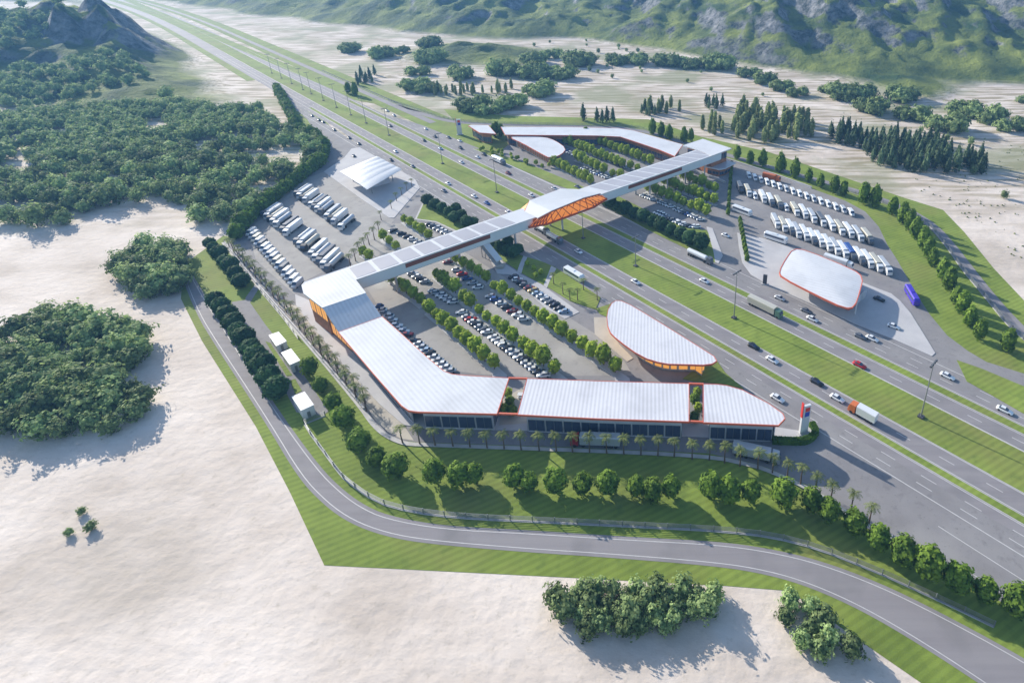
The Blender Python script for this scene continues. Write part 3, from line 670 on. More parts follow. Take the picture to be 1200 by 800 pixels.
# bulge
bu = [(P(615, 248, 13.05)), (P(620.5, 235, 15.2)), (P(657, 221, 16.2)), (P(676, 221.6, 13.4)), (P(703.5, 226.5, 13.4)), (P(684, 231.5, 15.8)), (P(646, 247, 15.4)), (P(630, 255.5, 13.05))]
top = MB(); v = bu+[p-Vector((0, 0, .35)) for p in bu]
f = [(0, 1, 6, 7), (1, 2, 5, 6), (2, 3, 4, 5)]; f += [tuple(8+i for i in q[::-1]) for q in f]+[(i, (i+1) % 8, 8+(i+1) % 8, 8+i) for i in range(8)]
top.add(v, f); top.build('bulge_roof', M['white'], br)
def bulge_side(near):
    tp = [bu[7], bu[6], bu[5], bu[4]] if near else [bu[0], bu[1], bu[2], bu[3]]
    u_ = 1.05 if near else -.05
    ts = [tb0-.005, tb0+.04, tb1-.03, tb1+.01]
    lo = [BP(t, u_, 8.0 if 0 < i < 3 else 10.0) for i, t in enumerate(ts)]
    lo[0].z = 9.6
    b = MB(); un = Vector((HD.x, HD.y, 0))*(.15 if near else -.15)
    v = [p-Vector((0, 0, .4)) for p in tp]+lo; v += [p-un for p in v]
    f = [(0, 1, 5, 4), (1, 2, 6, 5), (2, 3, 7, 6)]; f += [tuple(i+8 for i in q[::-1]) for q in f]+[(4, 5, 13, 12), (5, 6, 14, 13), (6, 7, 15, 14)]
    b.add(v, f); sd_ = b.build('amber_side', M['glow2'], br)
    g = MB(); T = [p-Vector((0, 0, .4)) for p in tp]
    def samp(l, t):
        t *= 3; i = min(2, int(t)); return l[i].lerp(l[i+1], t-i)
    k = 16; o_ = un*1.3
    for i in range(k):
        for a_, b_ in (((samp(T, i/k)), samp(lo, (i+1)/k)), (samp(lo, i/k), samp(T, (i+1)/k))): g.bar(a_+o_, b_+o_, .32)
    for l in (T, lo):
        for i in range(3): g.bar(l[i]+o_, l[i+1]+o_, .9 if l is lo else .4)
    g.build('lattice', M['lattice'], br)
bulge_side(True); bulge_side(False)
for t in (.07, .20, .33, .455, .735, .80, .87, .95):
    for u_ in (.2, .8):
        q = BP(t, u_, 0); MB().tube([(q.x, q.y, .0), (q.x, q.y, 8.05)], [.55, .45], 10).build('pier', M['concrete'], br)
# tower piece at the far end
en = empty('bridge_tower', (0, 0, 0), 0, 'white flat roofed block with brown walls where the footbridge ends beside the far lorry park', 'building')
Et = rp(13.3, (800.5, 170.5), (823.5, 163), (857, 174), (834, 182.5), (826, 179), (817.5, 175.5))
roof_piece(en, Et, 13.3, 'roofwing', fm='white')
Ew = offset(Et, -2.0)
for k in range(len(Ew)):
    a, b = Ew[k], Ew[(k+1) % len(Ew)]
    if (a-b).length > 2: wall_run(en, a, b, .1, 12.6, 'brick', pane=True, pw=3.5, pz=(7.5, 11))
# stair from the bridge down to the garden
sr = empty('stair_ramp', (0, 0, 0), 0, 'pale covered stair sloping from the footbridge to the garden by the car park', 'stair')
a0, a1 = P(566, 285, 0), P(586, 312, 0); aa = P(563, 283, 7.8); dn = (a1-aa); dn.z = 0; dd = dn.normalized(); uu = Vector((-dd.y, dd.x, 0))*1.5
for nm, dz, m in (('stair_flight', 0, 'concrete'), ('stair_roof', 2.9, 'white')):
    v = [aa+uu, aa-uu, Vector((a1.x, a1.y, .2))-uu, Vector((a1.x, a1.y, .2))+uu]; v = [p+Vector((0, 0, dz)) for p in v]; v += [p-Vector((0, 0, .35)) for p in v]
    MB().add(v, [(0, 1, 2, 3), (7, 6, 5, 4), (0, 4, 5, 1), (1, 5, 6, 2), (2, 6, 7, 3), (3, 7, 4, 0)]).build(nm, M[m], sr)
for i in range(6):
    q = (aa.lerp(Vector((a1.x, a1.y, .2)), i/5)); MB().box(q.x-.12, q.x+.12, q.y-.12, q.y+.12, 0, q.z+2.7).build('post', M['metal'], sr)
MB().box(-1.5, 1.5, -1.5, 1.5, .2, 1.2, Matrix.Translation(a1+Vector((.5, -1, 0)))).build('landing', M['beige'], sr)

# technical cabins
def cabin(corners, z, label):
    root = empty('technical_cabin', (0, 0, 0), 0, label, 'cabin', 'white technical cabins')
    pts = rp(z, *corners); MB().prism(offset(pts, -.12), 0.05, z-.25).build('wall', M['white'], root); MB().prism(pts, z-.25, z).build('roof', M['white'], root)
    W = offset(pts, -.08); a, b = W[3], W[2]; d = (b-a)
    un = Vector((d.y, -d.x)).normalized()*.05
    p, q = a+d*.35, a+d*.6
    dr = MB().prism([(p-un)[:], (q-un)[:], (q+un)[:], (p+un)[:]], .1, 2.3).build('door', M['metal'], root)
cabin([(314.5, 392.5), (326.5, 388.5), (336, 399.5), (323.5, 405.5)], 3.0, 'small white cabin on the yard, farthest of the three from the camera')
cabin([(329, 413), (341, 408), (352, 422), (339.5, 427.5)], 3.6, 'white cabin in the middle of the three on the yard beside the round tree')
cabin([(341.5, 464.5), (357, 458.5), (368, 474), (352.5, 481)], 3.8, 'large white cabin nearest the service road beside the yard end')

# ------------------------------------------------------------------ signs, lamps, fences
M['red'] = mat('sign_red', (.6, .04, .03), .4); M['blue'] = mat('sign_blue', (.03, .06, .4), .4)
def pylon(loc, rz, h, wdt, label, tops=True, body='white'):
    root = empty('sign_pylon', loc, rz, label, 'sign')
    MB().box(-wdt/2, wdt/2, -.35, .35, .1, h*.9).build('panel', M[body], root)
    if tops:
        MB().box(-wdt/2-.12, -wdt/2+.14, -.42, .42, h*.55, h).build('edge_blade', M['red'], root)
        for side in (-1, 1):
            y0 = side*.36; y1 = side*.42
            MB().box(-wdt*.18, wdt*.38, min(y0, y1), max(y0, y1), h*.72, h*.84).build('emblem', M['red'], root)
            MB().box(-wdt*.18, wdt*.38, min(y0, y1), max(y0, y1), h*.56, h*.70).build('emblem', M['blue'], root)
    MB().box(-wdt/2-.5, wdt/2+.5, -.8, .8, .0, .35).build('plinth', M['concrete'], root)
    return root
pylon(P(941, 507), R(20), 11.5, 2.6, 'tall white sign pylon with red edge at the pointed end of the main building')
pylon(P(539, 158), R(20), 13, 3.4, 'white sign pylon with red edge at the far entrance slip road')
pylon(P(896, 333), R(-20), 5, 1.6, 'short dark sign pylon on the pale island beside the right filling station', False, 'dark')
def mast():
    root = empty('lamp_mast', (0, 0, 0))
    MB().tube([(0, 0, 0), (0, 0, 20)], [.22, .12], 8).build('pole', M['metal'], root)
    MB().box(-.8, .8, -.8, .8, 0, .5).build('base', M['dark'], root)
    MB().box(-2.2, 2.2, -.08, .08, 19.9, 20.1).build('cross_arm', M['metal'], root)
    for x in (-1.9, -.7, .7, 1.9): MB().box(x-.35, x+.35, -.3, .3, 19.6, 19.85).build('lamp_head', M['dark'], root)
    return root
mp = mast(); first = True
for i, s in enumerate((-37.5, -107.3, -161, -197.3, -274.6, -339.4, -422, -465, -497, -530, -563, -596, -620, -655, -690, -725, 35)):
    o = mp if first else copy_tree(mp); first = False
    h = 1.0 if i not in (2, 3) else .72
    o.location = HW(s, 150.4, .17); o.rotation_euler = (0, 0, HA+R(90)); o.scale = (1, 1, h)
    lab = 'tall grey lamp mast on the median, nearest to the camera' if i == 16 else 'tall grey lamp mast on the grass median, %s before the nearer end' % ORD[i]
    if i == 16: lab = 'tall grey lamp mast on the median nearest the right lower corner'
    tag(o, lab, 'lamp mast', 'lamp masts along the grass median')

def fence(pts, label, h=1.9, step=5.5, m='metal', mesh_m='metal'):
    root = empty('fence', (0, 0, 0), 0, label, 'fence'); q = along(pts, step)
    for p in q[:100]: MB().box(p.x-.09, p.x+.09, p.y-.09, p.y+.09, 0, h+.1).build('post', M[m], root)
    b = MB()
    for a, c in zip(q, q[1:]):
        for z in [h*.12+h*.85*i/5 for i in range(6)]: b.bar(a+Vector((0, 0, z)), c+Vector((0, 0, z)), .06, .09)
    b.build('mesh_panel', M[mesh_m], root)
    b = MB()
    for a, c in zip(q, q[1:]): b.bar(a+Vector((0, 0, .08)), c+Vector((0, 0, .08)), .5, .2)
    b.build('plinth', M['kerb'], root)
fence(smooth_poly(px((357, 497), (366, 512), (380, 530), (399, 557), (412, 568), (432, 583), (456, 594), (500, 603), (554, 608), (620, 611), (768, 618.5), (840, 622), (904, 629), (960, 643.5), (1024, 669), (1060, 685), (1140, 722), (1200, 752)), 1, False), 'long grey mesh fence on the lawn beside the near service road')
fence(px((357, 497), (374, 490), (392, 483)), 'short grey fence closing the yard beside the large white cabin')
fence(px((303, 386), (290, 364), (279, 354)), 'short grey fence along the yard edge beside the round dark trees', 1.5) if 0 else None
fence(px((306, 342), (318, 356), (333, 374), (352, 400)), 'thin grey fence on the grass between the yard and the palm row', 1.5)
fence(px((233, 345), (262, 318), (268, 330)), 'short grey fence across the lawn beside the upper dark trees', 1.4) if 0 else None
fence(smooth_poly(px((992, 224), (1025, 235), (1052, 244), (1072, 253), (1088, 263), (1108, 288), (1130, 320), (1148, 341), (1164, 361), (1181, 382), (1202, 400)), 1, False), 'grey fence with white footing between the tree row and the far service road')
fence(px((455, 118), (480, 126), (512, 137), (540, 143), (600, 146), (700, 147.5), (745, 149.5), (800, 165)), 'grey fence beyond the far service road behind the narrow building')
fence([HW(-700+5*i, 192.5) for i in range(0, 42)], 'long grey guard fence beside the distant frontage road', 1.4)

# low walls
wl = empty('boundary_wall', (0, 0, 0), 0, 'low white wall between the lorry park palms and the dark trees', 'wall')
for a, b in (((263, 284), (301, 333)), ((306, 338), (352, 391)), ((352, 391), (427, 480))): wall_run(wl, P(*a), P(*b), 0, .9, 'concrete', .5)
wl = empty('boundary_wall', (0, 0, 0), 0, 'low pale wall behind the row of vans at the right lorry park', 'wall')
for a, b in (((850, 187), (900, 203)), ((900, 203), (951, 221))): wall_run(wl, P(*a), P(*b), 0, 1.3, 'concrete', .6)

# ------------------------------------------------------------------ plants
def leafball(rx, rz, cz, N, s, seed, lob=.25, taper=0, jit=.5, hollow=.55):
    rnd = random.Random(seed); b = MB(); off = Vector((seed*3.1, seed*1.7, seed))
    for _ in range(N):
        d = Vector((rnd.gauss(0, 1), rnd.gauss(0, 1), rnd.gauss(0, 1))).normalized()
        r = (hollow+(1-hollow)*rnd.random()**.6)*(1+lob*1.6*noise.noise(d*2.1+off)+lob*.8*noise.noise(d*4.7+off))
        p = Vector((d.x*rx*r, d.y*rx*r, d.z*rz*r))
        if taper: k = 1-taper*(p.z/rz*.5+.5); p.x *= k; p.y *= k
        p.z += cz
        nrm = (d+Vector((rnd.uniform(-jit, jit), rnd.uniform(-jit, jit), rnd.uniform(-jit, jit)+.15))).normalized()
        u = nrm.orthogonal().normalized(); u = Matrix.Rotation(rnd.uniform(0, 6.28), 3, nrm) @ u; v = nrm.cross(u); q = s*rnd.uniform(.6, 1.3)
        b.add([p-u*q-v*q*.6, p+u*q-v*q*.7, p+u*q*.8+v*q*.7, p-u*q*.7+v*q*.6], [(0, 1, 2, 3)])
    return b
def trunk_mb(h, r, seed, limbs=5, spread=1.2):
    rnd = random.Random(seed); b = MB()
    b.tube([(0, 0, -.1), (.05, 0, h*.5), (rnd.uniform(-.1, .1), rnd.uniform(-.1, .1), h)], [r, r*.75, r*.5], 7)
    for i in range(limbs):
        a = 2*math.pi*i/limbs+rnd.random(); z = h*rnd.uniform(.6, .95)
        b.tube([(0, 0, z), (math.cos(a)*spread*.5, math.sin(a)*spread*.5, z+spread*.6), (math.cos(a)*spread, math.sin(a)*spread, z+spread*1.3)], [r*.4, r*.25, r*.1], 5)
    return b
def raw(b, name, m):                      # leaf meshes need no normal fixing
    me = bpy.data.meshes.new(name); me.from_pydata(b.v, [], b.f); me.materials.append(M[m]); return me
def tree_kind(key, name, fm, n, **k):
    out = []
    for i in range(n):
        seed = abs(hash_(key))+i
        rx, rz, th, tr, N, s = k['rx'], k['rz'], k['th'], k['tr'], k['N'], k['s']
        cr = raw(leafball(rx, rz, th+rz*k.get('lift', .8), N, s, seed % 97+1, k.get('lob', .25), k.get('taper', 0), k.get('jit', .5), k.get('hollow', .55)), 'crown', fm)
        tk = trunk_mb(th+rz*.5, tr, seed, k.get('limbs', 5), rx*.5).mesh('trunk', M['bark'])
        out.append((cr, tk))
    KIND[key] = (name, out)
def hash_(s): return sum(ord(c)*(i+3) for i, c in enumerate(s))
KIND = {}
tree_kind('lime', 'ornamental_tree', 'f_lime', 4, rx=2.0, rz=2.35, th=1.6, tr=.18, N=900, s=.34)
tree_kind('lawn', 'broadleaf_tree', 'f_mid', 4, rx=2.35, rz=2.8, th=1.3, tr=.22, N=1500, s=.29)
tree_kind('round', 'round_tree', 'f_dark', 4, rx=3.3, rz=3.1, th=1.1, tr=.28, N=1500, s=.42, lob=.12)
tree_kind('forest', 'forest_tree', 'f_forest', 6, rx=4.6, rz=3.9, th=1.8, tr=.32, N=1200, s=.58, lob=.6, hollow=.35)
tree_kind('woodlight', 'forest_tree', 'f_bush', 3, rx=4.2, rz=4.4, th=1.8, tr=.32, N=1100, s=.5, lob=.6, hollow=.35)
tree_kind('bush', 'bushy_tree', 'f_bush', 4, rx=7.0, rz=5.0, th=1.0, tr=.4, N=1700, s=.8, lob=.5)
tree_kind('poplar', 'poplar_tree', 'f_poplar', 4, rx=2.2, rz=6.5, th=1.0, tr=.2, N=600, s=.6, taper=.3, lob=.35)
tree_kind('conifer', 'conifer_tree', 'f_conifer', 4, rx=3.2, rz=6.5, th=.8, tr=.25, N=750, s=.55, taper=.8, lob=.6, lift=.95)
tree_kind('tall', 'columnar_tree', 'f_mid', 3, rx=2.5, rz=4.2, th=1.2, tr=.22, N=1000, s=.42, taper=.35)
tree_kind('hedge', 'hedge_tree', 'f_hedge', 3, rx=3.2, rz=3.6, th=.6, tr=.22, N=900, s=.5, lob=.3)
CNT = {}
def plant(key, loc, sc=1.0, label=None, group=None, cat='tree', rr=random):
    name, var = KIND[key]; cr, tk = var[rr.randrange(len(var))]
    root = empty(name, loc, rr.uniform(0, 6.28), label, cat, group); root.scale = (sc*rr.uniform(.94, 1.06), sc*rr.uniform(.94, 1.06), sc*rr.uniform(.92, 1.08))
    link('crown', cr, root); link('trunk', tk, root); return root
def tree_row(key, p0, p1, n, what, grp, sc=1., sc1=None, zt=.0, pts=None, where='counted from its far end'):
    q = [P(*p0).lerp(P(*p1), i/max(1, n-1)) for i in range(n)] if pts is None else [P(*p) for p in pts]
    for i, p in enumerate(q):
        p = p+Vector((random.uniform(-.3, .3), random.uniform(-.3, .3), zt)); s_ = sc+((sc1 or sc)-sc)*i/max(1, len(q)-1)
        plant(key, p, s_*random.uniform(.82, 1.16), '%s of %s' % (ORD[i], what) if i < len(ORD) else 'one more tree of '+what, grp)
G = 'lime green trees in the car park rows'
tree_row('lime', *rowA, 9, 'the lime green row nearest the main building, from its far end', G, .95, 1.15, .2)
tree_row('lime', *rowB, 11, 'the middle lime green row of the lower car park, from its far end', G, .95, 1.15, .2)
tree_row('lime', *rowC, 14, 'the long lime green row nearest the round roofed cafe, from its far end', G, .95, 1.15, .2)
tree_row('lime', (461, 332), (493, 358), 5, 'the short lime row under the left end of the footbridge', G, .95, 1, .2)
tree_row('lime', (512, 327), (534, 344), 4, 'the short lime row under the middle of the lower footbridge', G, .95, 1.1, .2)
tree_row('lime', (535, 309), (570, 331), 5, 'the lime row leading to the footbridge stair', G, .9, 1.1, .2)
tree_row('lime', (475, 262), (503, 281), 5, 'the short lime row beyond the footbridge beside the grass triangle', G, .95, .95, .2)
tree_row('lime', (450, 282), (465, 293), 3, 'the short lime row beyond the footbridge between the parked cars and palms', G, .9, .95, .2)
tree_row('lime', (427, 301), (434, 305), 2, 'the lime pair behind the footbridge beside the palms', G, .9, .9, .2)
G = 'lime green trees in the far car park'
tree_row('lime', (650, 196), (693, 217), 8, 'the front lime row of the far car park, from its far end', G, 1.2, 1.2, .2)
tree_row('lime', (676, 189), (707, 204), 6, 'the second lime row of the far car park, from its far end', G, 1.2, 1.2, .2)
tree_row('lime', (718.5, 208), (727, 210), 2, 'the lime pair touching the footbridge in the far car park', G, 1.1, 1.1, .2)
tree_row('lime', (663, 170), (729, 197), 13, 'the third lime row of the far car park, from its far end', G, 1.15, 1.15, .2)
tree_row('lime', (739.5, 199), (747, 201.5), 2, 'the lime pair beyond the third row near the footbridge', G, 1.1, 1.1, .2)
tree_row('lime', (697.5, 169), (762, 194), 11, 'the rear lime row of the far car park before the brown building', G, 1.15, 1.15, .2)
tree_row('lime', (801, 212), (838, 226), 6, 'the rear row of the car park right of the footbridge', G, 1.2, 1.2, .2)
tree_row('lime', (778, 218), (836, 240), 9, 'the middle row of the car park right of the footbridge', G, 1.2, 1.25, .2)
tree_row('lime', (760, 226), (828, 254), 9, 'the front row of the car park right of the footbridge', G, 1.2, 1.25, .2)
tree_row('round', (706, 239), (821, 292), 12, 'the dark screen row beside the motorway right of the footbridge', 'dark screen trees beside the motorway', .95, 1.0, .2)
tree_row('round', None, None, 0, 'the dark round row on the triangle beyond the footbridge', 'dark round trees on the grass triangle', .85, .85, .2, [(502, 240), (511, 245), (519, 250), (527, 254), (535, 251), (534, 260), (542, 258), (556, 265), (547, 266)])
tree_row('round', None, None, 0, 'the dark clump in the garden beside the footbridge stair', 'dark garden trees beside the stair', .8, .8, .2, [(596, 290), (608, 298), (586, 294), (602, 302), (594, 300), (580, 290)])
tree_row('round', None, None, 0, 'the upper dark row between the white wall and the lawn', 'dark round trees between the yard and the lorry park', .85, 1., 0, [(247, 290), (252, 297), (259, 304), (266, 311), (272, 318), (278, 326), (284, 336)])
tree_row('round', None, None, 0, 'the lower dark row between the service road and the yard', 'dark round trees beside the service road', .95, 1.15, 0, [(256, 360), (262, 368), (269, 376), (276, 386), (282, 396), (289, 405), (297, 416), (304, 428), (312, 438), (319, 452), (327, 466)])
tree_row('lawn', None, None, 0, 'the green row curving round the building corner', 'green trees on the lower lawn', 1.0, 1.2, 0, [(366, 439), (379, 460), (395, 480), (405, 501), (424.5, 528), (442.5, 545), (467, 558)])
sx_ = [(511, 566), (540, 568), (558, 565), (603, 570), (622, 574), (653, 578), (684, 579), (714, 579), (747, 582), (764, 586), (787, 582), (833, 585), (853, 588), (879, 588), (918, 590), (951, 598), (969, 608), (1000, 625), (1028, 642), (1056, 662), (1086, 676), (1118, 690), (1150, 704), (1186, 720)]
tree_row('lawn', None, None, 0, 'the row along the front lawn, from the left', 'green trees on the lower lawn', 1.05, 1.25, 0, sx_)
tree_row('tall', None, None, 0, 'the row curving beside the right lorry park, from the far end', 'green trees beside the far service road', 1.25, 1.1, 0, [(864, 186), (879, 193), (893, 194), (913.5, 202), (931.5, 208), (947, 214), (961, 220), (977, 226), (988, 229), (1011.5, 239), (1025, 242), (1046, 252), (1057, 262), (1065, 270), (1072, 279), (1080, 291), (1086, 303), (1091, 312), (1104, 328), (1111, 340), (1119, 356), (1126, 367), (1135, 382), (1147, 398), (1179, 412)])
tree_row('tall', None, None, 0, 'the dark group behind the footbridge end, from the left', 'green trees behind the footbridge end', 1.2, 1.2, 0, [(764.5, 157), (775, 160), (784, 163), (801, 167), (810, 166)])
tree_row('conifer', None, None, 0, 'the small group on the sand beyond the far building', 'conifers beyond the far building', .9, .9, 0, [(684, 142), (700, 143), (706, 144), (712, 143), (718, 143)])
tree_row('tall', None, None, 0, 'the pair on the verge of the upper frontage road', 'trees at the frontage road', 1.3, 1.3, 0, [(409, 110), (417, 112)])
tree_row('tall', None, None, 0, 'the dark shrubs breaking the roof line of the far building', 'trees in the gap of the far building', 1.3, 1.1, 0, [(583, 158), (588, 160), (579, 160), (687, 163)])
q_ = along(px((325, 106), (338, 130), (349, 152)), 4.5)+along(px((352, 156), (372, 163), (382, 178), (377, 193), (350, 214), (322, 236), (295, 258), (283, 270), (275, 284)), 5)
for i, p in enumerate(q_): plant('hedge', p, random.uniform(.9, 1.25), 'dense green tree in the hedge line curving round the left lorry park', 'hedge line round the left lorry park')
# courtyards
for i, (x, y) in enumerate([(598, 470), (592, 478), (601, 481), (596, 460), (814, 468), (818, 478), (814, 488), (817, 459)]):
    plant('lime' if i % 2 else 'lawn', P(x, y+6), .62, 'small tree in the %s courtyard cut into the main roof' % ('left' if i < 4 else 'right'), 'courtyard trees %s' % ('left' if i < 4 else 'right'))
# palms
def frond(b, a, L, droop, rnd):
    d = Vector((math.cos(a), math.sin(a), 0)); sdv = Vector((-d.y, d.x, 0)); pts = []
    for k in range(7):
        t = k/6; pts.append(d*L*t*(1-.15*t)+Vector((0, 0, L*(.45*t-droop*t*t))))
    for k in range(6):
        for sg in (-1, 1):
            w0 = .30*math.sin(math.pi*(k/6*.85+.1)); p, q = pts[k], pts[k+1]
            e = sdv*sg*(w0+.08)+Vector((0, 0, -.14))+d*.12
            b.add([p, p.lerp(q, .55), p.lerp(q, .75)+e, p.lerp(q, .3)+e], [(0, 1, 2, 3)])
def make_palm(seed):
    rnd = random.Random(seed); b = MB()
    for i in range(15):
        frond(b, i*2.4+rnd.random()*.3, rnd.uniform(1.7, 2.5), rnd.uniform(.35, 1.1), rnd)
    t = MB().tube([(0, 0, 0), (rnd.uniform(-.15, .15), 0, 3), (rnd.uniform(-.2, .2), rnd.uniform(-.2, .2), 6)], [.24, .17, .14], 7).mesh('trunk', M['bark'])
    return raw(b, 'fronds', 'f_palm'), t
PAL = [make_palm(i) for i in range(4)]
def palm(p, sc, label, grp):
    cr, tk = random.choice(PAL); root = empty('palm_tree', p, random.uniform(0, 6.28), label, 'palm tree', grp); root.scale = (sc, sc, sc*random.uniform(.95, 1.08))
    c = link('crown', cr, root, (0, 0, 6)); link('trunk', tk, root)
sp_ = [(472, 519), (492, 520), (510, 522), (531, 523), (551, 524), (571, 525), (591, 526), (611, 527), (632, 528), (652, 529), (671, 529.5), (691, 530), (711, 531), (731, 532), (751, 533), (771, 534), (790, 535), (811, 538), (831, 539), (849, 542), (867, 546), (888, 549), (905, 554), (922, 562), (938, 567), (955, 577), (973, 586), (997, 598), (1018, 613)]
for i, p in enumerate(sp_): palm(P(*p), 1.0, '%s palm tree from the left along the front road' % ORD[i], 'palms along the front road')
q_ = along(px((268, 292), (305, 333), (330, 361), (365, 405), (402, 450), (432, 488)), 3.7)
for i, p in enumerate(q_):
    u_ = Vector((.7, .7, 0))*(1.6 if i % 2 else .4); palm(p+u_, random.uniform(.85, 1.05), 'feathery palm tree in the dense double row behind the low white wall', 'palms in the dense row left of the main building')
for i, p in enumerate([(445, 274), (439, 281), (433, 287), (428, 293), (422, 299), (417, 306), (411, 312)]): palm(P(*p), 1.0, '%s palm from the far end in the line between lorry park and car park' % ORD[i], 'palms between the left lorry park and car park')
for i, p in enumerate([(483, 219), (477, 224), (471, 229), (465, 236), (459, 245), (447, 258)]): palm(P(*p), .8, '%s palm from the motorway on the left station island' % ORD[i], 'palms on the left station island')
for i, p in enumerate([(660, 345), (668, 352), (677, 352), (684, 340), (700, 352), (649, 333)]): palm(P(*p), .9, '%s palm from the left on the small garden by the motorway' % ORD[i], 'palms in the small garden')
for i, p in enumerate([(618, 312), (626, 318), (634, 322), (628, 326)]): plant('lime', P(*p), .5, 'small %s shrub from the left on the shaded garden lawn' % ORD[i], 'garden shrubs', 'shrub')
# narrow planted strips by the right lorry park
for i, t in enumerate([k/9 for k in range(10)]): plant('tall', P(857, 196).lerp(P(853, 252), t), .5, 'slender shrub in the %s place of the strip below the annex' % ORD[i], 'slender shrubs below the annex', 'shrub')
for i, t in enumerate([k/8 for k in range(9)]): plant('tall', P(867, 262).lerp(P(875, 306), t), .5, 'slender shrub in the %s place at the left rim of the pale island' % ORD[i], 'slender shrubs at the pale island', 'shrub')
# small plantings before the far cafe
for i in range(26):
    p = P(565, 176).lerp(P(640, 198), (i+.5)/26)+Vector((random.uniform(-3, 3), random.uniform(-2, 5), .2)); plant('lime', p, .5, 'low garden shrub in the planting before the far almond roof', 'shrubs before the far cafe', 'shrub')

def in_poly(x, y, poly):
    c = False; n = len(poly)
    for i in range(n):
        a, b = poly[i], poly[i-1]
        if (a[1] > y) != (b[1] > y) and x < (b[0]-a[0])*(y-a[1])/(b[1]-a[1])+a[0]: c = not c
    return c
def scatter(poly, dist, n, seed, avoid=()):
    rnd = random.Random(seed); w_ = [P(*p) for p in poly]; x0, x1 = min(p.x for p in w_), max(p.x for p in w_); y0, y1 = min(p.y for p in w_), max(p.y for p in w_)
    pts = []; cell = {}
    for _ in range(n*60):
        if len(pts) >= n: break
        x, y = rnd.uniform(x0, x1), rnd.uniform(y0, y1)
        if not in_poly(x, y, w_): continue
        k = (int(x//dist), int(y//dist))
        if any((x-a)**2+(y-b)**2 < dist*dist for i in (-1, 0, 1) for j in (-1, 0, 1) for a, b in cell.get((k[0]+i, k[1]+j), [])): continue
        cell.setdefault(k, []).append((x, y)); pts.append((x, y))
    return pts
def hz(x, y): return height(x, y) if y > 400 else 0
rr = random.Random(5)
fp = scatter([(-60, 240), (-60, 150), (20, 140), (95, 135), (150, 128), (200, 128), (240, 132), (305, 130), (322, 150), (350, 158), (372, 170), (370, 188), (318, 232), (288, 255), (262, 268), (232, 262), (170, 262), (100, 258), (60, 268), (0, 262)], 7.4, 620, 3)
# clearing beside the lorry park hedge
clr = [P(*p) for p in ((285, 182), (345, 170), (372, 178), (350, 192), (290, 192))]
fp = [p for p in fp if not in_poly(p[0], p[1], clr)]
left = scatter([(28, 395), (60, 372), (110, 380), (150, 382), (172, 405), (168, 430), (140, 452), (175, 470), (160, 495), (110, 515), (60, 520), (30, 500), (-40, 520), (-60, 420)], 5.2, 70, 4)
mid_ = scatter([(142, 318), (165, 296), (208, 292), (222, 310), (216, 345), (180, 352), (148, 345)], 5.0, 26, 5)
near_ = [(x, y, .95) for x, y in left]+[(x, y, .95) for x, y in mid_]
for x, y, s_ in near_:
    up_ = y > P(0, 362).y; plant('forest' if rr.random() < .75 else 'woodlight', (x, y, 0), s_*rr.uniform(.6, 1.05), 'tree in the smaller sand clump just left of the service road end' if up_ else 'tree in the big clump on the sand at the left picture edge', 'trees of the smaller sand clump' if up_ else 'trees of the big sand clump')
fp = [p for p in fp if noise.noise(Vector((p[0]*.028, p[1]*.028, 4.2))) > -.27]
fp.sort(key=lambda p: p[0]**2+p[1]**2)
lim = 300-len(near_)
def wood_label(x, y):
    q = Vector((x, y)); a = P(250, 262).xy; b_ = P(330, 135).xy; c_ = P(150, 262).xy
    if (q-P(330, 200).xy).length < 45: return 'green tree in the part of the left wood beside the lorry park hedge'
    if q.y < P(200, 235).y: return 'green tree at the sandy front edge of the left wood'
    if x > P(270, 150).x: return 'green tree in the far right corner of the left wood near the motorway'
    return 'green tree in the middle of the dense left wood' if x > -230 else 'green tree in the dense left wood towards the left picture edge'
for x, y in fp[:lim]:
    l_ = wood_label(x, y); k_ = rr.random(); plant('forest' if k_ < .8 else 'woodlight', (x, y, hz(x, y)), rr.uniform(.55, 1.2), l_, 'wood trees: '+l_[11:])
def mass(name, key, pts, sc=(.8, 1.2), label='', cat='trees'):
    b = MB(); var = KIND[key][1]
    V = []; Fs = []
    for x, y in pts:
        me_ = rr.choice(var)[0]; m4 = Matrix.Translation((x, y, hz(x, y))) @ Matrix.Rotation(rr.uniform(0, 6.28), 4, 'Z') @ Matrix.Scale(rr.uniform(*sc), 4)
        o = len(V); V += [m4 @ v.co for v in me_.vertices]; Fs += [tuple(i+o for i in p.vertices) for p in me_.polygons]
    me2 = bpy.data.meshes.new(name); me2.from_pydata(V, [], Fs); me2.materials.append(KIND[key][1][0][0].materials[0]); return tag(link(name, me2), label, cat, None, 'stuff')
if fp[lim:]: mass('distant_wood', 'forest', fp[lim:], (.8, 1.2), 'far back of the dark wood below the left hills', 'wood')
hp_ = scatter([(-120, 138), (-120, 60), (20, 55), (120, 75), (190, 105), (205, 128), (120, 132)], 9, 330, 41)
hp_ = [p for p in hp_ if noise.noise(Vector((p[0]*.012, p[1]*.012, 9))) > -.12]
mass('hillside_wood', 'forest', hp_, (.7, 1.2), 'loose far wood climbing the hills at the upper left', 'wood')
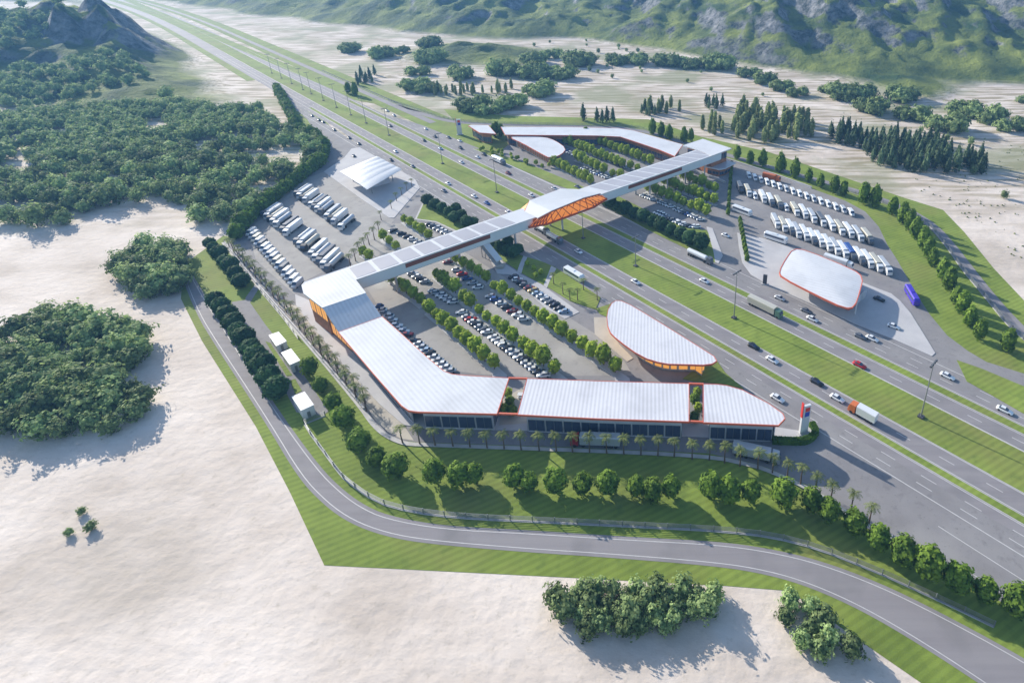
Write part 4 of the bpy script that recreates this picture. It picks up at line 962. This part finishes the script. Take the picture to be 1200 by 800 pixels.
# clumps on the plain beyond the motorway: (x, y, radius px)
CL = [(507, 52, 15), (503, 68, 15), (490, 82, 12), (487, 98, 14), (501, 103, 12), (540, 85, 15), (553, 121, 17), (575, 127, 14), (600, 118, 17), (592, 78, 19), (625, 68, 14), (647, 64, 11), (680, 69, 16), (628, 84, 16), (658, 85, 14), (632, 104, 17),
      (723, 70, 12), (748, 69, 13), (783, 70, 15), (810, 73, 13), (843, 72, 17), (410, 56, 11), (447, 62, 12), (470, 60, 8), (877, 84, 12), (897, 92, 13), (917, 100, 12), (935, 107, 12), (968, 104, 8), (990, 107, 18), (1013, 109, 15), (1020, 124, 17), (1057, 110, 17), (1070, 131, 18), (1108, 143, 20), (1133, 127, 18), (1160, 135, 17), (1185, 146, 17), (1200, 115, 10)]
ORD += ['thirty-third', 'thirty-fourth', 'thirty-fifth', 'thirty-sixth', 'thirty-seventh', 'thirty-eighth', 'thirty-ninth', 'fortieth', 'forty-first']
CL.sort()
for ci, (x, y, r) in enumerate(CL):
    c = P(x, y+r*.45); wr = r*depth(c)/F; n = max(2, min(7, int((wr/7.)**2*1.1)))
    for i in range(n):
        a = 6.28*i/n+rr.random(); d_ = 0 if i == 0 and n > 4 else wr*.55
        xx, yy = c.x+math.cos(a)*d_*1.1, c.y+math.sin(a)*d_
        s_ = (wr/11. if n < 6 else wr/14)*rr.uniform(.85, 1.1)
        side = 'middle' if d_ == 0 else ['right', 'rear right', 'rear left', 'left', 'front left', 'front right'][int(((math.atan2(yy-c.y, xx-c.x)+math.pi/6) % (2*math.pi))//(math.pi/3))]
        plant('bush', (xx, yy, hz(xx, yy)), max(.6, min(1.7, s_)), '%s tree of the %s clump from the left on the far plain' % (side, ORD[ci]), 'tree clumps on the far plain')
def scat_plant(key, poly, dist, n, seed, sc, label, grp):
    for x, y in scatter(poly, dist, n, seed):
        l_ = label(x, y) if callable(label) else label; plant(key, (x, y, hz(x, y)), rr.uniform(*sc), l_, grp+(' '+l_.split()[4] if callable(label) else ''))
scat_plant('poplar', [(857, 150), (870, 130), (905, 136), (945, 142), (952, 160), (930, 166), (895, 168), (865, 164)], 4.5, 60, 8, (.8, 1.2), 'slender pale poplar in the light grove beyond the footbridge end', 'pale poplars in the light grove')
scat_plant('poplar', [(822, 152), (832, 140), (850, 145), (852, 157), (838, 160)], 4.5, 10, 9, (.7, 1), 'slender poplar in the small group left of the light grove', 'poplars left of the light grove')
scat_plant('conifer', [(822, 124), (835, 121), (848, 124), (846, 129), (826, 129)], 6, 7, 19, (.6, .8), 'dark conifer in the small group above the footbridge end', 'conifers above the footbridge end')
scat_plant('poplar', [(500, 108), (540, 104), (560, 108), (600, 104), (598, 110), (505, 114)], 7, 22, 10, (.5, .9), 'small pale poplar between the clumps on the plain', 'small poplars between the clumps')
scat_plant('conifer', [(967, 165), (975, 155), (1005, 160), (1050, 162), (1095, 168), (1108, 182), (1128, 186), (1158, 192), (1150, 205), (1120, 204), (1070, 202), (1020, 193), (1008, 175), (985, 170)], 4.2, 110, 12, (.6, 1.05), lambda x, y: 'dark conifer in the %s part of the right hand grove' % ('left' if x < P(1030, 180).x else 'middle' if x < P(1095, 185).x else 'right'), 'dark conifers in the right grove')
scat_plant('conifer', [(417, 90), (440, 88), (442, 97), (420, 100)], 6, 12, 13, (.6, .8), 'dark conifer in the small stand beyond the frontage road', 'conifers beyond the frontage road')
scat_plant('poplar', [(745, 128), (800, 122), (800, 132), (760, 136)], 7, 10, 14, (.6, .9), 'small pale tree on the plain above the far building', 'small trees above the far building')
scat_plant('conifer', [(745, 130), (775, 127), (775, 134), (750, 136)], 6, 8, 15, (.5, .7), 'small dark conifer above the far building', 'small conifers above the far building')
scat_plant('woodlight', [(620, 50), (700, 45), (850, 95), (1000, 140), (1180, 170), (1190, 240), (1000, 150), (850, 110), (740, 90), (640, 115)], 12, 40, 33, (.25, .6), 'small lone tree on the far plain', 'lone trees on the far plain')
rt = random.Random(77); tb = MB(); ty = [P(*p) for p in ((1060, 215), (1175, 170), (1300, 180), (1330, 420), (1215, 330), (1150, 262), (1080, 232))]
for _ in range(2600):
    x, y = rt.uniform(60, 330), rt.uniform(150, 420)
    if not in_poly(x, y, ty) or noise.noise(Vector((x*.05, y*.11, 3))) < .02: continue
    sz = rt.uniform(.25, .8)
    for k in range(5):
        a = rt.uniform(0, 6.28); e = Vector((math.cos(a), math.sin(a), 0))*sz*.6; c = Vector((x, y, 0))+e*.6; tb.add([c-e.orthogonal().normalized()*0+Vector((-e.y, e.x, 0))*.7, c+e, c+Vector((e.y, -e.x, 0))*.7, c+Vector((0, 0, sz))-e*.4], [(0, 1, 3), (1, 2, 3), (0, 3, 2)])
tag(link('dry_tufts', raw(tb, 'dry_tufts', 'f_poplar')), 'dry tufts speckling the pale field at the far right', 'grass', None, 'stuff')
# bottom scrub beyond the service road
scat_plant('forest', [(640, 700), (700, 695), (800, 694), (842, 700), (838, 722), (780, 738), (690, 742), (655, 728)], 2.6, 46, 16, (.36, .56), 'low grey green tree in the scrub below the near service road', 'scrub below the near service road')
scat_plant('forest', [(905, 705), (950, 716), (1000, 752), (1000, 775), (950, 765), (905, 735)], 3.2, 12, 18, (.36, .5), 'low tree in the small scrub patch at the lower right', 'small scrub patch at the lower right')
scat_plant('forest', [(60, 605), (100, 595), (110, 620), (80, 630)], 2.6, 3, 17, (.16, .26), 'small scrub tree alone on the sand at lower left', 'scrub on the lower left sand')
# hedge round the prow of the main building
hb = MB(); hp = smooth_poly(px((905, 518), (935, 519.5), (948, 517.5), (957, 508), (951, 499)), 2, False)
A_, B_ = ribbon(hp, .9, .9); rnd = random.Random(3)
for i in range(len(hp)-1):
    q = [A_[i], A_[i+1], B_[i+1], B_[i]]; hb.add([(p.x, p.y, 0) for p in q]+[(p.x, p.y, 1.5) for p in q], [(4, 5, 6, 7), (0, 1, 5, 4), (3, 7, 6, 2)]+([(0, 4, 7, 3)] if i == 0 else [])+([(1, 2, 6, 5)] if i == len(hp)-2 else []))
for i in range(2600):
    k = rnd.randrange(len(hp)-1); t = rnd.random(); u_ = rnd.random(); p = A_[k].lerp(A_[k+1], t).lerp(B_[k].lerp(B_[k+1], t), u_); z = rnd.uniform(.1, 1.6) if u_ < .12 or u_ > .88 else 1.55
    d = Vector((rnd.gauss(0, 1), rnd.gauss(0, 1), rnd.gauss(0, 1))).normalized()*.22; e = d.orthogonal().normalized()*.2; hb.add([p+Vector((0, 0, z))+v for v in (d+e, d-e, -d-e, -d+e)], [(0, 1, 2, 3)])
tag(link('hedge', raw(hb, 'hedge', 'f_hedge')), 'clipped dark green hedge round the pointed end of the main building', 'hedge')

# ------------------------------------------------------------------ vehicles (x = forward)
PAINT = {}
def azp(a, b): d = P(*b)-P(*a); return math.atan2(d.y, d.x)
def paint(nm, c, metal=.25, rough=.28):
    PAINT[nm] = mat('paint_'+nm.replace(' ', '_'), c, rough, metal)
for nm, c in dict(white=(.78, .79, .80), silver=(.5, .52, .55), black=(.025, .027, .032), grey=(.14, .15, .17), red=(.45, .02, .025), maroon=(.18, .02, .03), blue=(.04, .10, .32), lightblue=(.33, .45, .60),
                  green=(.12, .22, .16), beige=(.55, .52, .44), purple=(.07, .04, .48), orange=(.6, .16, .05), tan=(.5, .36, .15)).items(): paint(nm, c)
PAINT['light blue'] = PAINT['lightblue']
M['tail'] = mat('tail_lamp', (.5, .02, .02), .3); M['headlamp'] = mat('headlamp', (.8, .8, .78), .2)
def wheel_mesh(r, w_):
    b = MB(); b.tube([(0, -w_/2, 0), (0, w_/2, 0)], r, 14); return b.mesh('wheel', M['rubber'])
def sect(x, hw, z0, z1, r=.12):
    return [(x, -hw*.96, z0), (x, -hw, z0+r), (x, -hw, z1-r), (x, -hw+r, z1), (x, hw-r, z1), (x, hw, z1-r), (x, hw, z0+r), (x, hw*.96, z0)]
CM = {}
def car_parts(kind):
    if kind in CM: return CM[kind]
    suv = kind == 'suv'; zt = .98 if suv else .86; rt = 1.68 if suv else 1.42
    body = MB().loft([sect(-2.25, .72, .38, zt-.12), sect(-2.1, .86, .3, zt-.02), sect(-1.2, .9, .24, zt+.02), sect(.9, .9, .24, zt), sect(1.7, .88, .26, zt-.12), sect(2.15, .8, .3, zt-.22), sect(2.27, .66, .38, zt-.34)]); body.sm = True
    bx = -1.95 if suv else -1.65
    glass = MB().loft([[(bx, -.74, zt-.02), (bx, .74, zt-.02), (bx+.0, .74, zt-.01), (bx, -.74, zt-.01)], [(bx+.45, -.68, zt), (bx+.45, .68, zt), (bx+.55, .6, rt-.04), (bx+.55, -.6, rt-.04)],
                       [(.2, -.72, zt), (.2, .72, zt), (.0, .62, rt-.02), (.0, -.62, rt-.02)], [(1.1, -.7, zt-.06), (1.1, .7, zt-.06), (1.0, .7, zt-.03), (1.0, -.7, zt-.03)]])
    roof = MB().box(bx+.55, .12, -.62, .62, rt-.05, rt+.03)
    CM[kind] = (body, glass, roof); return CM[kind]
WH = wheel_mesh(.33, .24); TW = wheel_mesh(.5, .32)
CACHE = {}
def cm(key, mb, name, m, bevel=0):
    if key not in CACHE: CACHE[key] = mb.mesh(name, m, bevel)
    return CACHE[key]
def car(p, rz, colr, label, grp=None, kind='sedan', name='parked_car'):
    body, glass, roof = car_parts(kind); root = empty(name, p, rz, label, 'car', grp)
    link('body', cm(('b', kind, colr), body, 'body', PAINT[colr]), root); link('window', cm(('g', kind), glass, 'window', M['glass']), root)
    link('roof', cm(('r', kind, colr), roof, 'roof', PAINT[colr]), root)
    for x in (-1.4, 1.4):
        for y in (-.82, .82): link('wheel', WH, root, (x, y, .33))
    return root
def lights(root, x1, x0, hw, z):
    for y in (-hw, hw):
        if 'hl' not in CACHE: CACHE['hl'] = MB().box(-.04, .06, -.2, .2, -.09, .09).mesh('headlight', M['headlamp']); CACHE['tl'] = MB().box(-.06, .04, -.2, .2, -.1, .1).mesh('tail_light', M['tail'])
        link('headlight', CACHE['hl'], root, (x1, y, z)); link('tail_light', CACHE['tl'], root, (x0, y, z+.05))
def lorry(p, rz, cab='white', box='white', label='', grp=None, L=13., tank=False, name='articulated_lorry'):
    root = empty(name, p, rz, label, 'lorry', grp)
    c = MB().loft([[(L/2-2.3, -1.2, .6), (L/2-2.3, 1.2, .6), (L/2-2.3, 1.2, 3.3), (L/2-2.3, -1.2, 3.3)], [(L/2-.5, -1.2, .5), (L/2-.5, 1.2, .5), (L/2-.5, 1.15, 3.1), (L/2-.5, -1.15, 3.1)], [(L/2, -1.15, .5), (L/2, 1.15, .5), (L/2-.1, 1.1, 2.), (L/2-.1, -1.1, 2.)]])
    link('cab', cm(('cab', cab, L), c, 'cab', PAINT[cab]), root)
    link('windscreen', cm(('ws', L), MB().loft([[(L/2-.02, -1.02, 1.95), (L/2-.02, 1.02, 1.95), (L/2+.02, 1.02, 1.95), (L/2+.02, -1.02, 1.95)], [(L/2-.46, -1., 2.9), (L/2-.46, 1., 2.9), (L/2-.4, 1., 2.9), (L/2-.4, -1., 2.9)]]), 'windscreen', M['glass']), root)
    link('chassis', cm(('ch', L), MB().box(-L/2+.3, L/2-.8, -.5, .5, .6, .95), 'chassis', M['dark']), root)
    if tank: bb = MB().tube([(-L/2, 0, 2.1), (-L/2+.4, 0, 2.1), (L/2-3.3, 0, 2.1), (L/2-2.9, 0, 2.1)], [.8, 1.15, 1.15, .8], 16); bb.sm = False
    else: bb = MB().loft([[(x, -1.25, 1.), (x, 1.25, 1.), (x, 1.25, 3.5), (x, .95, 3.75), (x, -.95, 3.75), (x, -1.25, 3.5)] for x in (-L/2, L/2-2.7)])
    link('trailer', cm(('tr', box, L, tank), bb, 'trailer', PAINT[box]), root)
    for x in (L/2-1.2, L/2-3.6, -L/2+1.2, -L/2+2.5)+((-L/2+3.8,) if L > 11 else ()):
        for y in (-1.05, 1.05): link('wheel', TW, root, (x, y, .5))
    return root
def coach(p, rz, colr, label, grp=None, L=11.5, name='coach'):
    root = empty(name, p, rz, label, 'bus', grp)
    def rg(x, hw, z0, z1): return [(x, -hw, z0), (x, hw, z0), (x, hw, z1-.35), (x, hw-.3, z1), (x, -hw+.3, z1), (x, -hw, z1-.35)]
    link('body', cm(('co', colr, L), MB().loft([rg(-L/2, 1.2, .5, 3.1), rg(-L/2+.3, 1.25, .4, 3.3), rg(L/2-.7, 1.25, .4, 3.3), rg(L/2, 1.15, .5, 2.6)]), 'body', PAINT[colr]), root)
    for y in (-1.26, 1.26): link('side_window', cm(('cw', L), MB().box(-L/2+.6, L/2-1.2, -.02, .02, 1.75, 2.7), 'side_window', M['glass']), root, (0, y, 0))
    link('windscreen', cm(('cs', L), MB().loft([[(L/2-.0, -1.05, 1.4), (L/2, 1.05, 1.4), (L/2+.04, 1.05, 1.4), (L/2+.04, -1.05, 1.4)], [(L/2-.5, -1., 2.95), (L/2-.5, 1., 2.95), (L/2-.44, 1., 2.95), (L/2-.44, -1., 2.95)]]), 'windscreen', M['glass']), root)
    for x in (L/2-2.3, -L/2+2.6):
        for y in (-1.08, 1.08): link('wheel', TW, root, (x, y, .5))
    link('roof_unit', cm(('ac', colr), MB().box(-2.2, .6, -.7, .7, 3.3, 3.5), 'roof_unit', PAINT[colr]), root)
    return root
def van(p, rz, colr, label, grp=None, name='delivery_van'):
    root = empty(name, p, rz, label, 'van', grp)
    def rg(x, hw, z0, z1): return [(x, -hw, z0), (x, hw, z0), (x, hw, z1-.2), (x, hw-.18, z1), (x, -hw+.18, z1), (x, -hw, z1-.2)]
    link('body', cm(('va', colr), MB().loft([rg(-3.1, 1., .4, 2.5), rg(-2.9, 1.05, .35, 2.65), rg(1.3, 1.05, .35, 2.65), rg(2.2, 1., .35, 1.55), rg(3.0, .95, .4, 1.2)]), 'body', PAINT[colr]), root)
    link('windscreen', cm(('vs',), MB().loft([[(1.36, -.86, 2.5), (1.36, .86, 2.5), (1.42, .86, 2.52), (1.42, -.86, 2.52)], [(2.14, -.88, 1.6), (2.14, .88, 1.6), (2.2, .88, 1.62), (2.2, -.88, 1.62)]]), 'windscreen', M['glass']), root)
    for x in (-1.9, 1.95):
        for y in (-.92, .92): link('wheel', cm(('vw',), MB().tube([(0, -.13, 0), (0, .13, 0)], .38, 12), 'wheel', M['rubber']), root, (x, y, .38))
    return root
ZG = .09
# lorries in the left park, in three rows, all standing at 45 degrees
def park_row(kind, pts, rz, what, grp, cols, L=13., z=ZG):
    n = len(pts)
    for i, (x, y) in enumerate(pts):
        c = cols[i % len(cols)]; p = P(x, y, 0); p.z = z
        lab = '%s %s %s' % (ORD[i], {'lorry': 'lorry', 'van': 'van', 'coach': 'bus'}[kind], what)
        if kind == 'lorry': lorry(p, rz, c[0], c[1], lab, grp, L, len(c) > 2)
        elif kind == 'van': van(p, rz, c[0] if isinstance(c, tuple) else c, lab, grp)
def ln(p0, p1, n, skip=()): 
    return [(p0[0]+(p1[0]-p0[0])*i/(n-1), p0[1]+(p1[1]-p0[1])*i/(n-1)) for i in range(n) if i not in skip]
def wln(p0, p1, n, skip=()):            # evenly spaced in the world rather than in the picture
    a, b = P(*p0), P(*p1)
    from_px = []
    for i in range(n):
        if i in skip: continue
        q = a.lerp(b, i/(n-1)); dz = CH-q.z; zc = q.y*CT+dz*ST; from_px.append((CX+F*q.x/zc, CY+F*(-q.y*ST+dz*CT)/zc))
    return from_px
cw = [('grey', 'silver', 1), ('white', 'silver'), ('black', 'beige', 1), ('silver', 'white'), ('white', 'silver', 1), ('grey', 'grey'), ('white', 'white')]
LA = R(-90)
park_row('lorry', wln((355, 226), (407, 264), 15, (4, 9, 13)), R(-92), 'from the far end of the upper row in the left lorry park', 'lorries in the upper row of the left park', cw)
park_row('lorry', wln((318, 249), (393, 311), 19, (5, 8, 9, 13)), R(-92), 'from the far end of the middle row in the left lorry park', 'lorries in the middle row of the left park', cw)
park_row('van', wln((295, 274.5), (349, 335), 16, ()), R(-92), 'from the far end of the lower row in the left lorry park', 'vans in the lower row of the left park', ['white', 'silver', 'beige', 'white', 'grey', 'white', 'silver'])
cr_ = [('white', 'beige'), ('white', 'white'), ('white', 'white'), ('grey', 'beige'), ('white', 'white'), ('black', 'white')]
park_row('van', wln((877.5, 208), (997, 251.5), 16), R(-88), 'from the left in the rear row of the right lorry park', 'vans in the rear row of the right park', ['white', 'white', 'silver', 'white'])
park_row('lorry', [(867, 223), (876, 227), (893.5, 234), (902.5, 238), (912, 241), (931, 249), (941, 252), (951, 257), (961.5, 261), (972.5, 266), (983, 271), (993.5, 274), (1004.5, 278), (1015.5, 281)], R(-88), 'from the left in the middle row of the right lorry park', 'lorries in the middle row of the right park',
         [('black', 'grey'), ('white', 'beige'), ('white', 'white'), ('grey', 'white'), ('grey', 'beige'), ('white', 'beige'), ('white', 'white'), ('white', 'silver'), ('white', 'grey'), ('white', 'white'), ('white', 'beige'), ('white', 'white'), ('white', 'silver'), ('grey', 'beige')], 11.5)
van(P(921, 246, 0)+Vector((0, 0, ZG)), R(-88), 'white', 'short white van standing between the lorries of the middle row at right')
van(P(884.5, 232, 0)+Vector((0, 0, ZG)), R(-88), 'white', 'short dark backed white van at the left end of the middle row at right')
park_row('lorry', [(908.5, 263), (917, 267), (925.5, 270.5), (933, 274), (942, 277), (951, 281.5), (959.5, 284.5), (968.5, 289), (977.5, 293), (987, 297), (995.5, 299.5), (1006, 304.5), (1015.5, 308), (1025.5, 312), (1036, 316)], R(-88), 'from the left in the front row of the right lorry park', 'lorries in the front row of the right park',
         [('white', 'silver'), ('white', 'beige'), ('grey', 'white'), ('white', 'silver'), ('white', 'white'), ('grey', 'white'), ('white', 'white'), ('white', 'white'), ('white', 'silver'), ('white', 'white'), ('grey', 'blue'), ('grey', 'white'), ('white', 'white'), ('white', 'beige'), ('white', 'silver')], 11.5)
coach(P(869.5, 250)+Vector((0, 0, ZG)), R(-45), 'white', 'white bus standing alone at the upper left of the right lorry park')
coach(P(909, 282)+Vector((0, 0, ZG)), R(-38), 'white', 'long white bus at the top edge of the pale station island')
lorry(P(982, 311)+Vector((0, 0, ZG)), R(-38), 'white', 'white', 'white lorry passing just behind the orange rimmed canopy', None, 13)
lorry(P(904, 211)+Vector((0, 0, ZG)), R(-36), 'orange', 'orange', 'orange brown lorry parked along the wall behind the vans', None, 11)
coach(P(1068, 350)+Vector((0, 0, ZG)), azp((1062, 341), (1073, 360)), 'purple', 'bright purple bus on the exit lane beside the lawn')
# motorway traffic
tr = [((454, 130.6), 'silver'), ((462, 136), 'silver'), ((457.8, 148.5), 'black'), ((499, 152), 'white'), ((510, 161), 'black'), ((526, 162), 'grey'), ((497, 165.5), 'black'), ((540, 174.5), 'black'), ((539, 166), 'white'),
      ((516.6, 175.2), 'light blue'), ((560, 185), 'white'), ((541, 191), 'white'), ((464, 178.5), 'white'), ((458.5, 188.5), 'black'), ((484, 196), 'grey'), ((525.4, 216), 'white'), ((366, 136.5), 'grey'), ((374, 141.5), 'black'), ((379, 144), 'black'), ((392, 153), 'grey'),
      ((409.5, 162.5), 'black'), ((421, 169.5), 'black'), ((520.5, 224.5), 'grey'), ((556, 231), 'white'), ((571, 239), 'blue'), ((596, 250), 'white'), ((623, 230), 'white'), ((596, 204), 'maroon'), ((677, 220), 'grey'), ((650, 222), 'silver'),
      ((678, 296), 'white'), ((745, 331.5), 'white'), ((825.6, 330.5), 'white'), ((883, 407), 'black'), ((905, 423), 'white'), ((911, 468), 'white'), ((914, 350.5), 'silver'), ((945, 365.5), 'grey'), ((952, 375), 'white'), ((1008, 395.5), 'grey'), ((1022, 398), 'white'),
      ((1007, 429), 'red'), ((957, 449), 'black'), ((981, 468), 'white'), ((1110, 442), 'white'), ((1177, 482), 'white'), ((850.5, 277), 'white'), ((415, 184), 'black')]
named = {30: 'white car in the bridge shadow on the motorway', 31: 'white car alone on the carriageway left of the round roofed cafe', 32: 'white car on the upper carriageway above the striped median lamp', 33: 'black car on the lower carriageway opposite the cafe tip', 34: 'white car just behind the black car below the median',
         35: 'white car on the collector lane beside the pointed roof end', 36: 'silver car on the upper slip lane left of the station canopy', 37: 'dark grey car on the upper slip lane beneath the station canopy', 38: 'white car beside the grey car on the upper slip lane', 39: 'dark grey car touching a white car on the slip lane right of the canopy',
         40: 'white car beside the dark grey one right of the canopy', 41: 'red car on the upper carriageway', 42: 'black car on the lower carriageway right of the pointed roof', 43: 'white car on the lower carriageway ahead of the red cabbed truck', 44: 'white car on the slip lane beyond the nearest lamp mast', 45: 'white car at the right edge of the motorway', 46: 'small white car on the lane right of the far screen trees', 47: 'black car at the corner of the left station island'}
for i, (q, c) in enumerate(tr):
    lab = named.get(i, '%s car %s among the moving cars beyond the footbridge, counted nearest to farthest' % (c, ORD[(i) % 31]))
    if i not in named: lab = '%s car, %s of the distant cars on the motorway beyond the footbridge' % (c, ORD[i])
    p = P(*q); p.z = .085 if i != 46 else .06; car(p, HA+random.uniform(-.03, .03), c, lab, 'moving cars on the motorway', 'suv' if i in (7, 27) else 'sedan', 'car')
car(P(1047, 384)+Vector((0, 0, .2)), R(-38), 'white', 'white car on the bright pavement tip right of the station', 'moving cars on the motorway', name='car'); car(P(1030, 352)+Vector((0, 0, .2)), R(-38), 'black', 'dark car in the canopy shadow right of the station', 'moving cars on the motorway', name='car')
lorry(P(585, 191)+Vector((0, 0, .085)), HA, 'grey', 'white', 'white lorry with dark cab beyond the footbridge on the upper slip lane', None, 13)
car(P(567.5, 182)+Vector((0, 0, .085)), HA, 'black', 'black car just behind the white lorry beyond the footbridge', None, 'suv', 'car')
lorry(P(635, 272)+Vector((0, 0, .085)), HA, 'grey', 'white', 'rear white tanker of two just below the footbridge bulge', None, 11, True)
lorry(P(650, 282)+Vector((0, 0, .085)), HA, 'grey', 'white', 'front white tanker of two just below the footbridge bulge', None, 11, True)
coach(P(673, 325)+Vector((0, 0, .1)), HA, 'white', 'white bus on the collector lane beside the small garden')
lorry(P(820, 304)+Vector((0, 0, .085)), HA, 'grey', 'white', 'white lorry on the slip lane beside the dark screen trees', None, 14, True)
lorry(P(896, 364)+Vector((0, 0, .085)), HA, 'green', 'beige', 'long beige lorry with dark green cab on the upper carriageway', None, 15)
lorry(P(1010, 488)+Vector((0, 0, .085)), HA+math.pi, 'orange', 'white', 'short white box lorry with orange red cab on the lower carriageway', None, 8.5, False, 'box_lorry')
lorry(P(698, 521)+Vector((0, 0, ZG)), math.pi+R(-2.5), 'red', 'silver', 'white lorry with red cab on the shaded road before the main building', None, 14)
lorry(P(886, 536)+Vector((0, 0, ZG)), R(-16), 'silver', 'silver', 'grey white lorry on the front road near the hedge', None, 13)
# parked cars
colsA = ['white', 'silver', 'white', 'grey', 'white', 'black', 'silver', 'white', 'blue', 'white', 'maroon', 'white', 'silver', 'black', 'white', 'light blue']
def cars(p0, p1, n, rz, what, grp, skip=(), cols=None, z=.09, seed=0):
    rnd = random.Random(seed+n); k = 0
    for i, q in enumerate(wln(p0, p1, n)):
        if i in skip: continue
        c = cols[k % len(cols)] if cols else rnd.choice(colsA); p = P(*q); p.z = z
        car(p, rz+rnd.choice((0, math.pi))+rnd.uniform(-.03, .03), c, '%s car, %s %s' % (c, ORD[k], what), grp, rnd.choice(('sedan', 'sedan', 'suv'))); k += 1
PR = R(45)-0.0
cars((465, 383), (527, 436), 15, R(8), 'of the row against the main building roof', 'parked cars against the main building', (4,), ['white', 'silver', 'white', 'maroon', 'black', 'white', 'silver', 'light blue', 'black', 'white', 'silver', 'white'])
cars((443, 361), (459, 376), 5, R(8), 'of the shaded group beside the wing roof', 'parked cars beside the wing')
cars((541, 367), (637, 441), 24, R(8), 'of the long row below the middle lime trees', 'parked cars below the middle trees', (1, 9), ['white', 'silver', 'red', 'white', 'black', 'silver', 'grey', 'white', 'white', 'silver', 'white', 'white', 'black', 'white', 'silver', 'white', 'black', 'silver', 'white', 'white', 'black'])
cars((575, 348), (614, 375), 7, R(8), 'of the row below the upper lime trees', 'parked cars below the upper trees', (), ['silver', 'blue', 'white', 'black', 'maroon', 'white', 'white'])
cars((602, 326), (661, 366), 13, R(8), 'of the row along the garden pavement', 'parked cars along the garden pavement', (), ['black', 'white', 'black', 'grey', 'maroon', 'tan', 'light blue', 'white', 'silver', 'grey', 'black', 'black', 'light blue'])
cars((508, 342), (531, 355), 6, R(8), 'of the shaded row under the footbridge', 'parked cars under the footbridge', (), ['white', 'silver', 'white'])
cars((525, 308), (560, 338), 7, R(8), 'of the shaded row beside the stair', 'parked cars beside the stair', (1,), ['maroon', 'white', 'red', 'blue', 'silver', 'white'])
cars((484, 322), (498, 331), 4, R(8), 'of the short row below the footbridge', 'parked cars below the footbridge', (), ['silver', 'white', 'black', 'silver'])
cars((471, 275), (491, 285), 4, R(8), 'of the short row beyond the footbridge', 'parked cars beyond the footbridge', (), ['black', 'black', 'white', 'silver'])
cars((504, 264), (526, 275), 6, R(8), 'of the row beside the grass triangle', 'parked cars beside the triangle', (), ['black', 'grey', 'silver', 'white', 'white', 'grey'])
car(P(461, 271)+Vector((0, 0, .09)), R(60), 'black', 'black car driving alone between palms and the short lime rows')
UA = R(8)
cars((664, 178), (676, 184), 5, UA, 'of the rear left group in the far car park', 'parked cars in the far car park a')
cars((684, 198), (712, 209), 10, UA, 'between the front two tree rows of the far car park', 'parked cars in the far car park b')
cars((690, 178), (735, 197), 14, UA, 'between the rear tree rows of the far car park', 'parked cars in the far car park c', (3, 8))
cars((754, 230), (787, 243), 12, UA, 'of the front left row right of the footbridge', 'parked cars right of the footbridge a', (5,), ['white', 'silver', 'white', 'white', 'white', 'grey'])
cars((768, 222), (800, 233), 9, UA, 'of the second row right of the footbridge', 'parked cars right of the footbridge b', (2,))
cars((793, 246), (821, 258), 9, UA, 'of the front right row right of the footbridge', 'parked cars right of the footbridge c', (), ['silver', 'white', 'white', 'grey', 'blue', 'white', 'white'])
cars((800, 264), (816, 267), 5, UA, 'of the group at the grass corner right of the footbridge', 'parked cars at the grass corner', (), ['white', 'silver', 'black', 'white', 'white'])
cars((770, 250), (796, 262), 9, UA, 'of the row behind the dark screen trees', 'parked cars behind the screen trees', (4,))
cars((812, 225), (838, 236), 7, UA, 'of the rear right row right of the footbridge', 'parked cars right of the footbridge d')
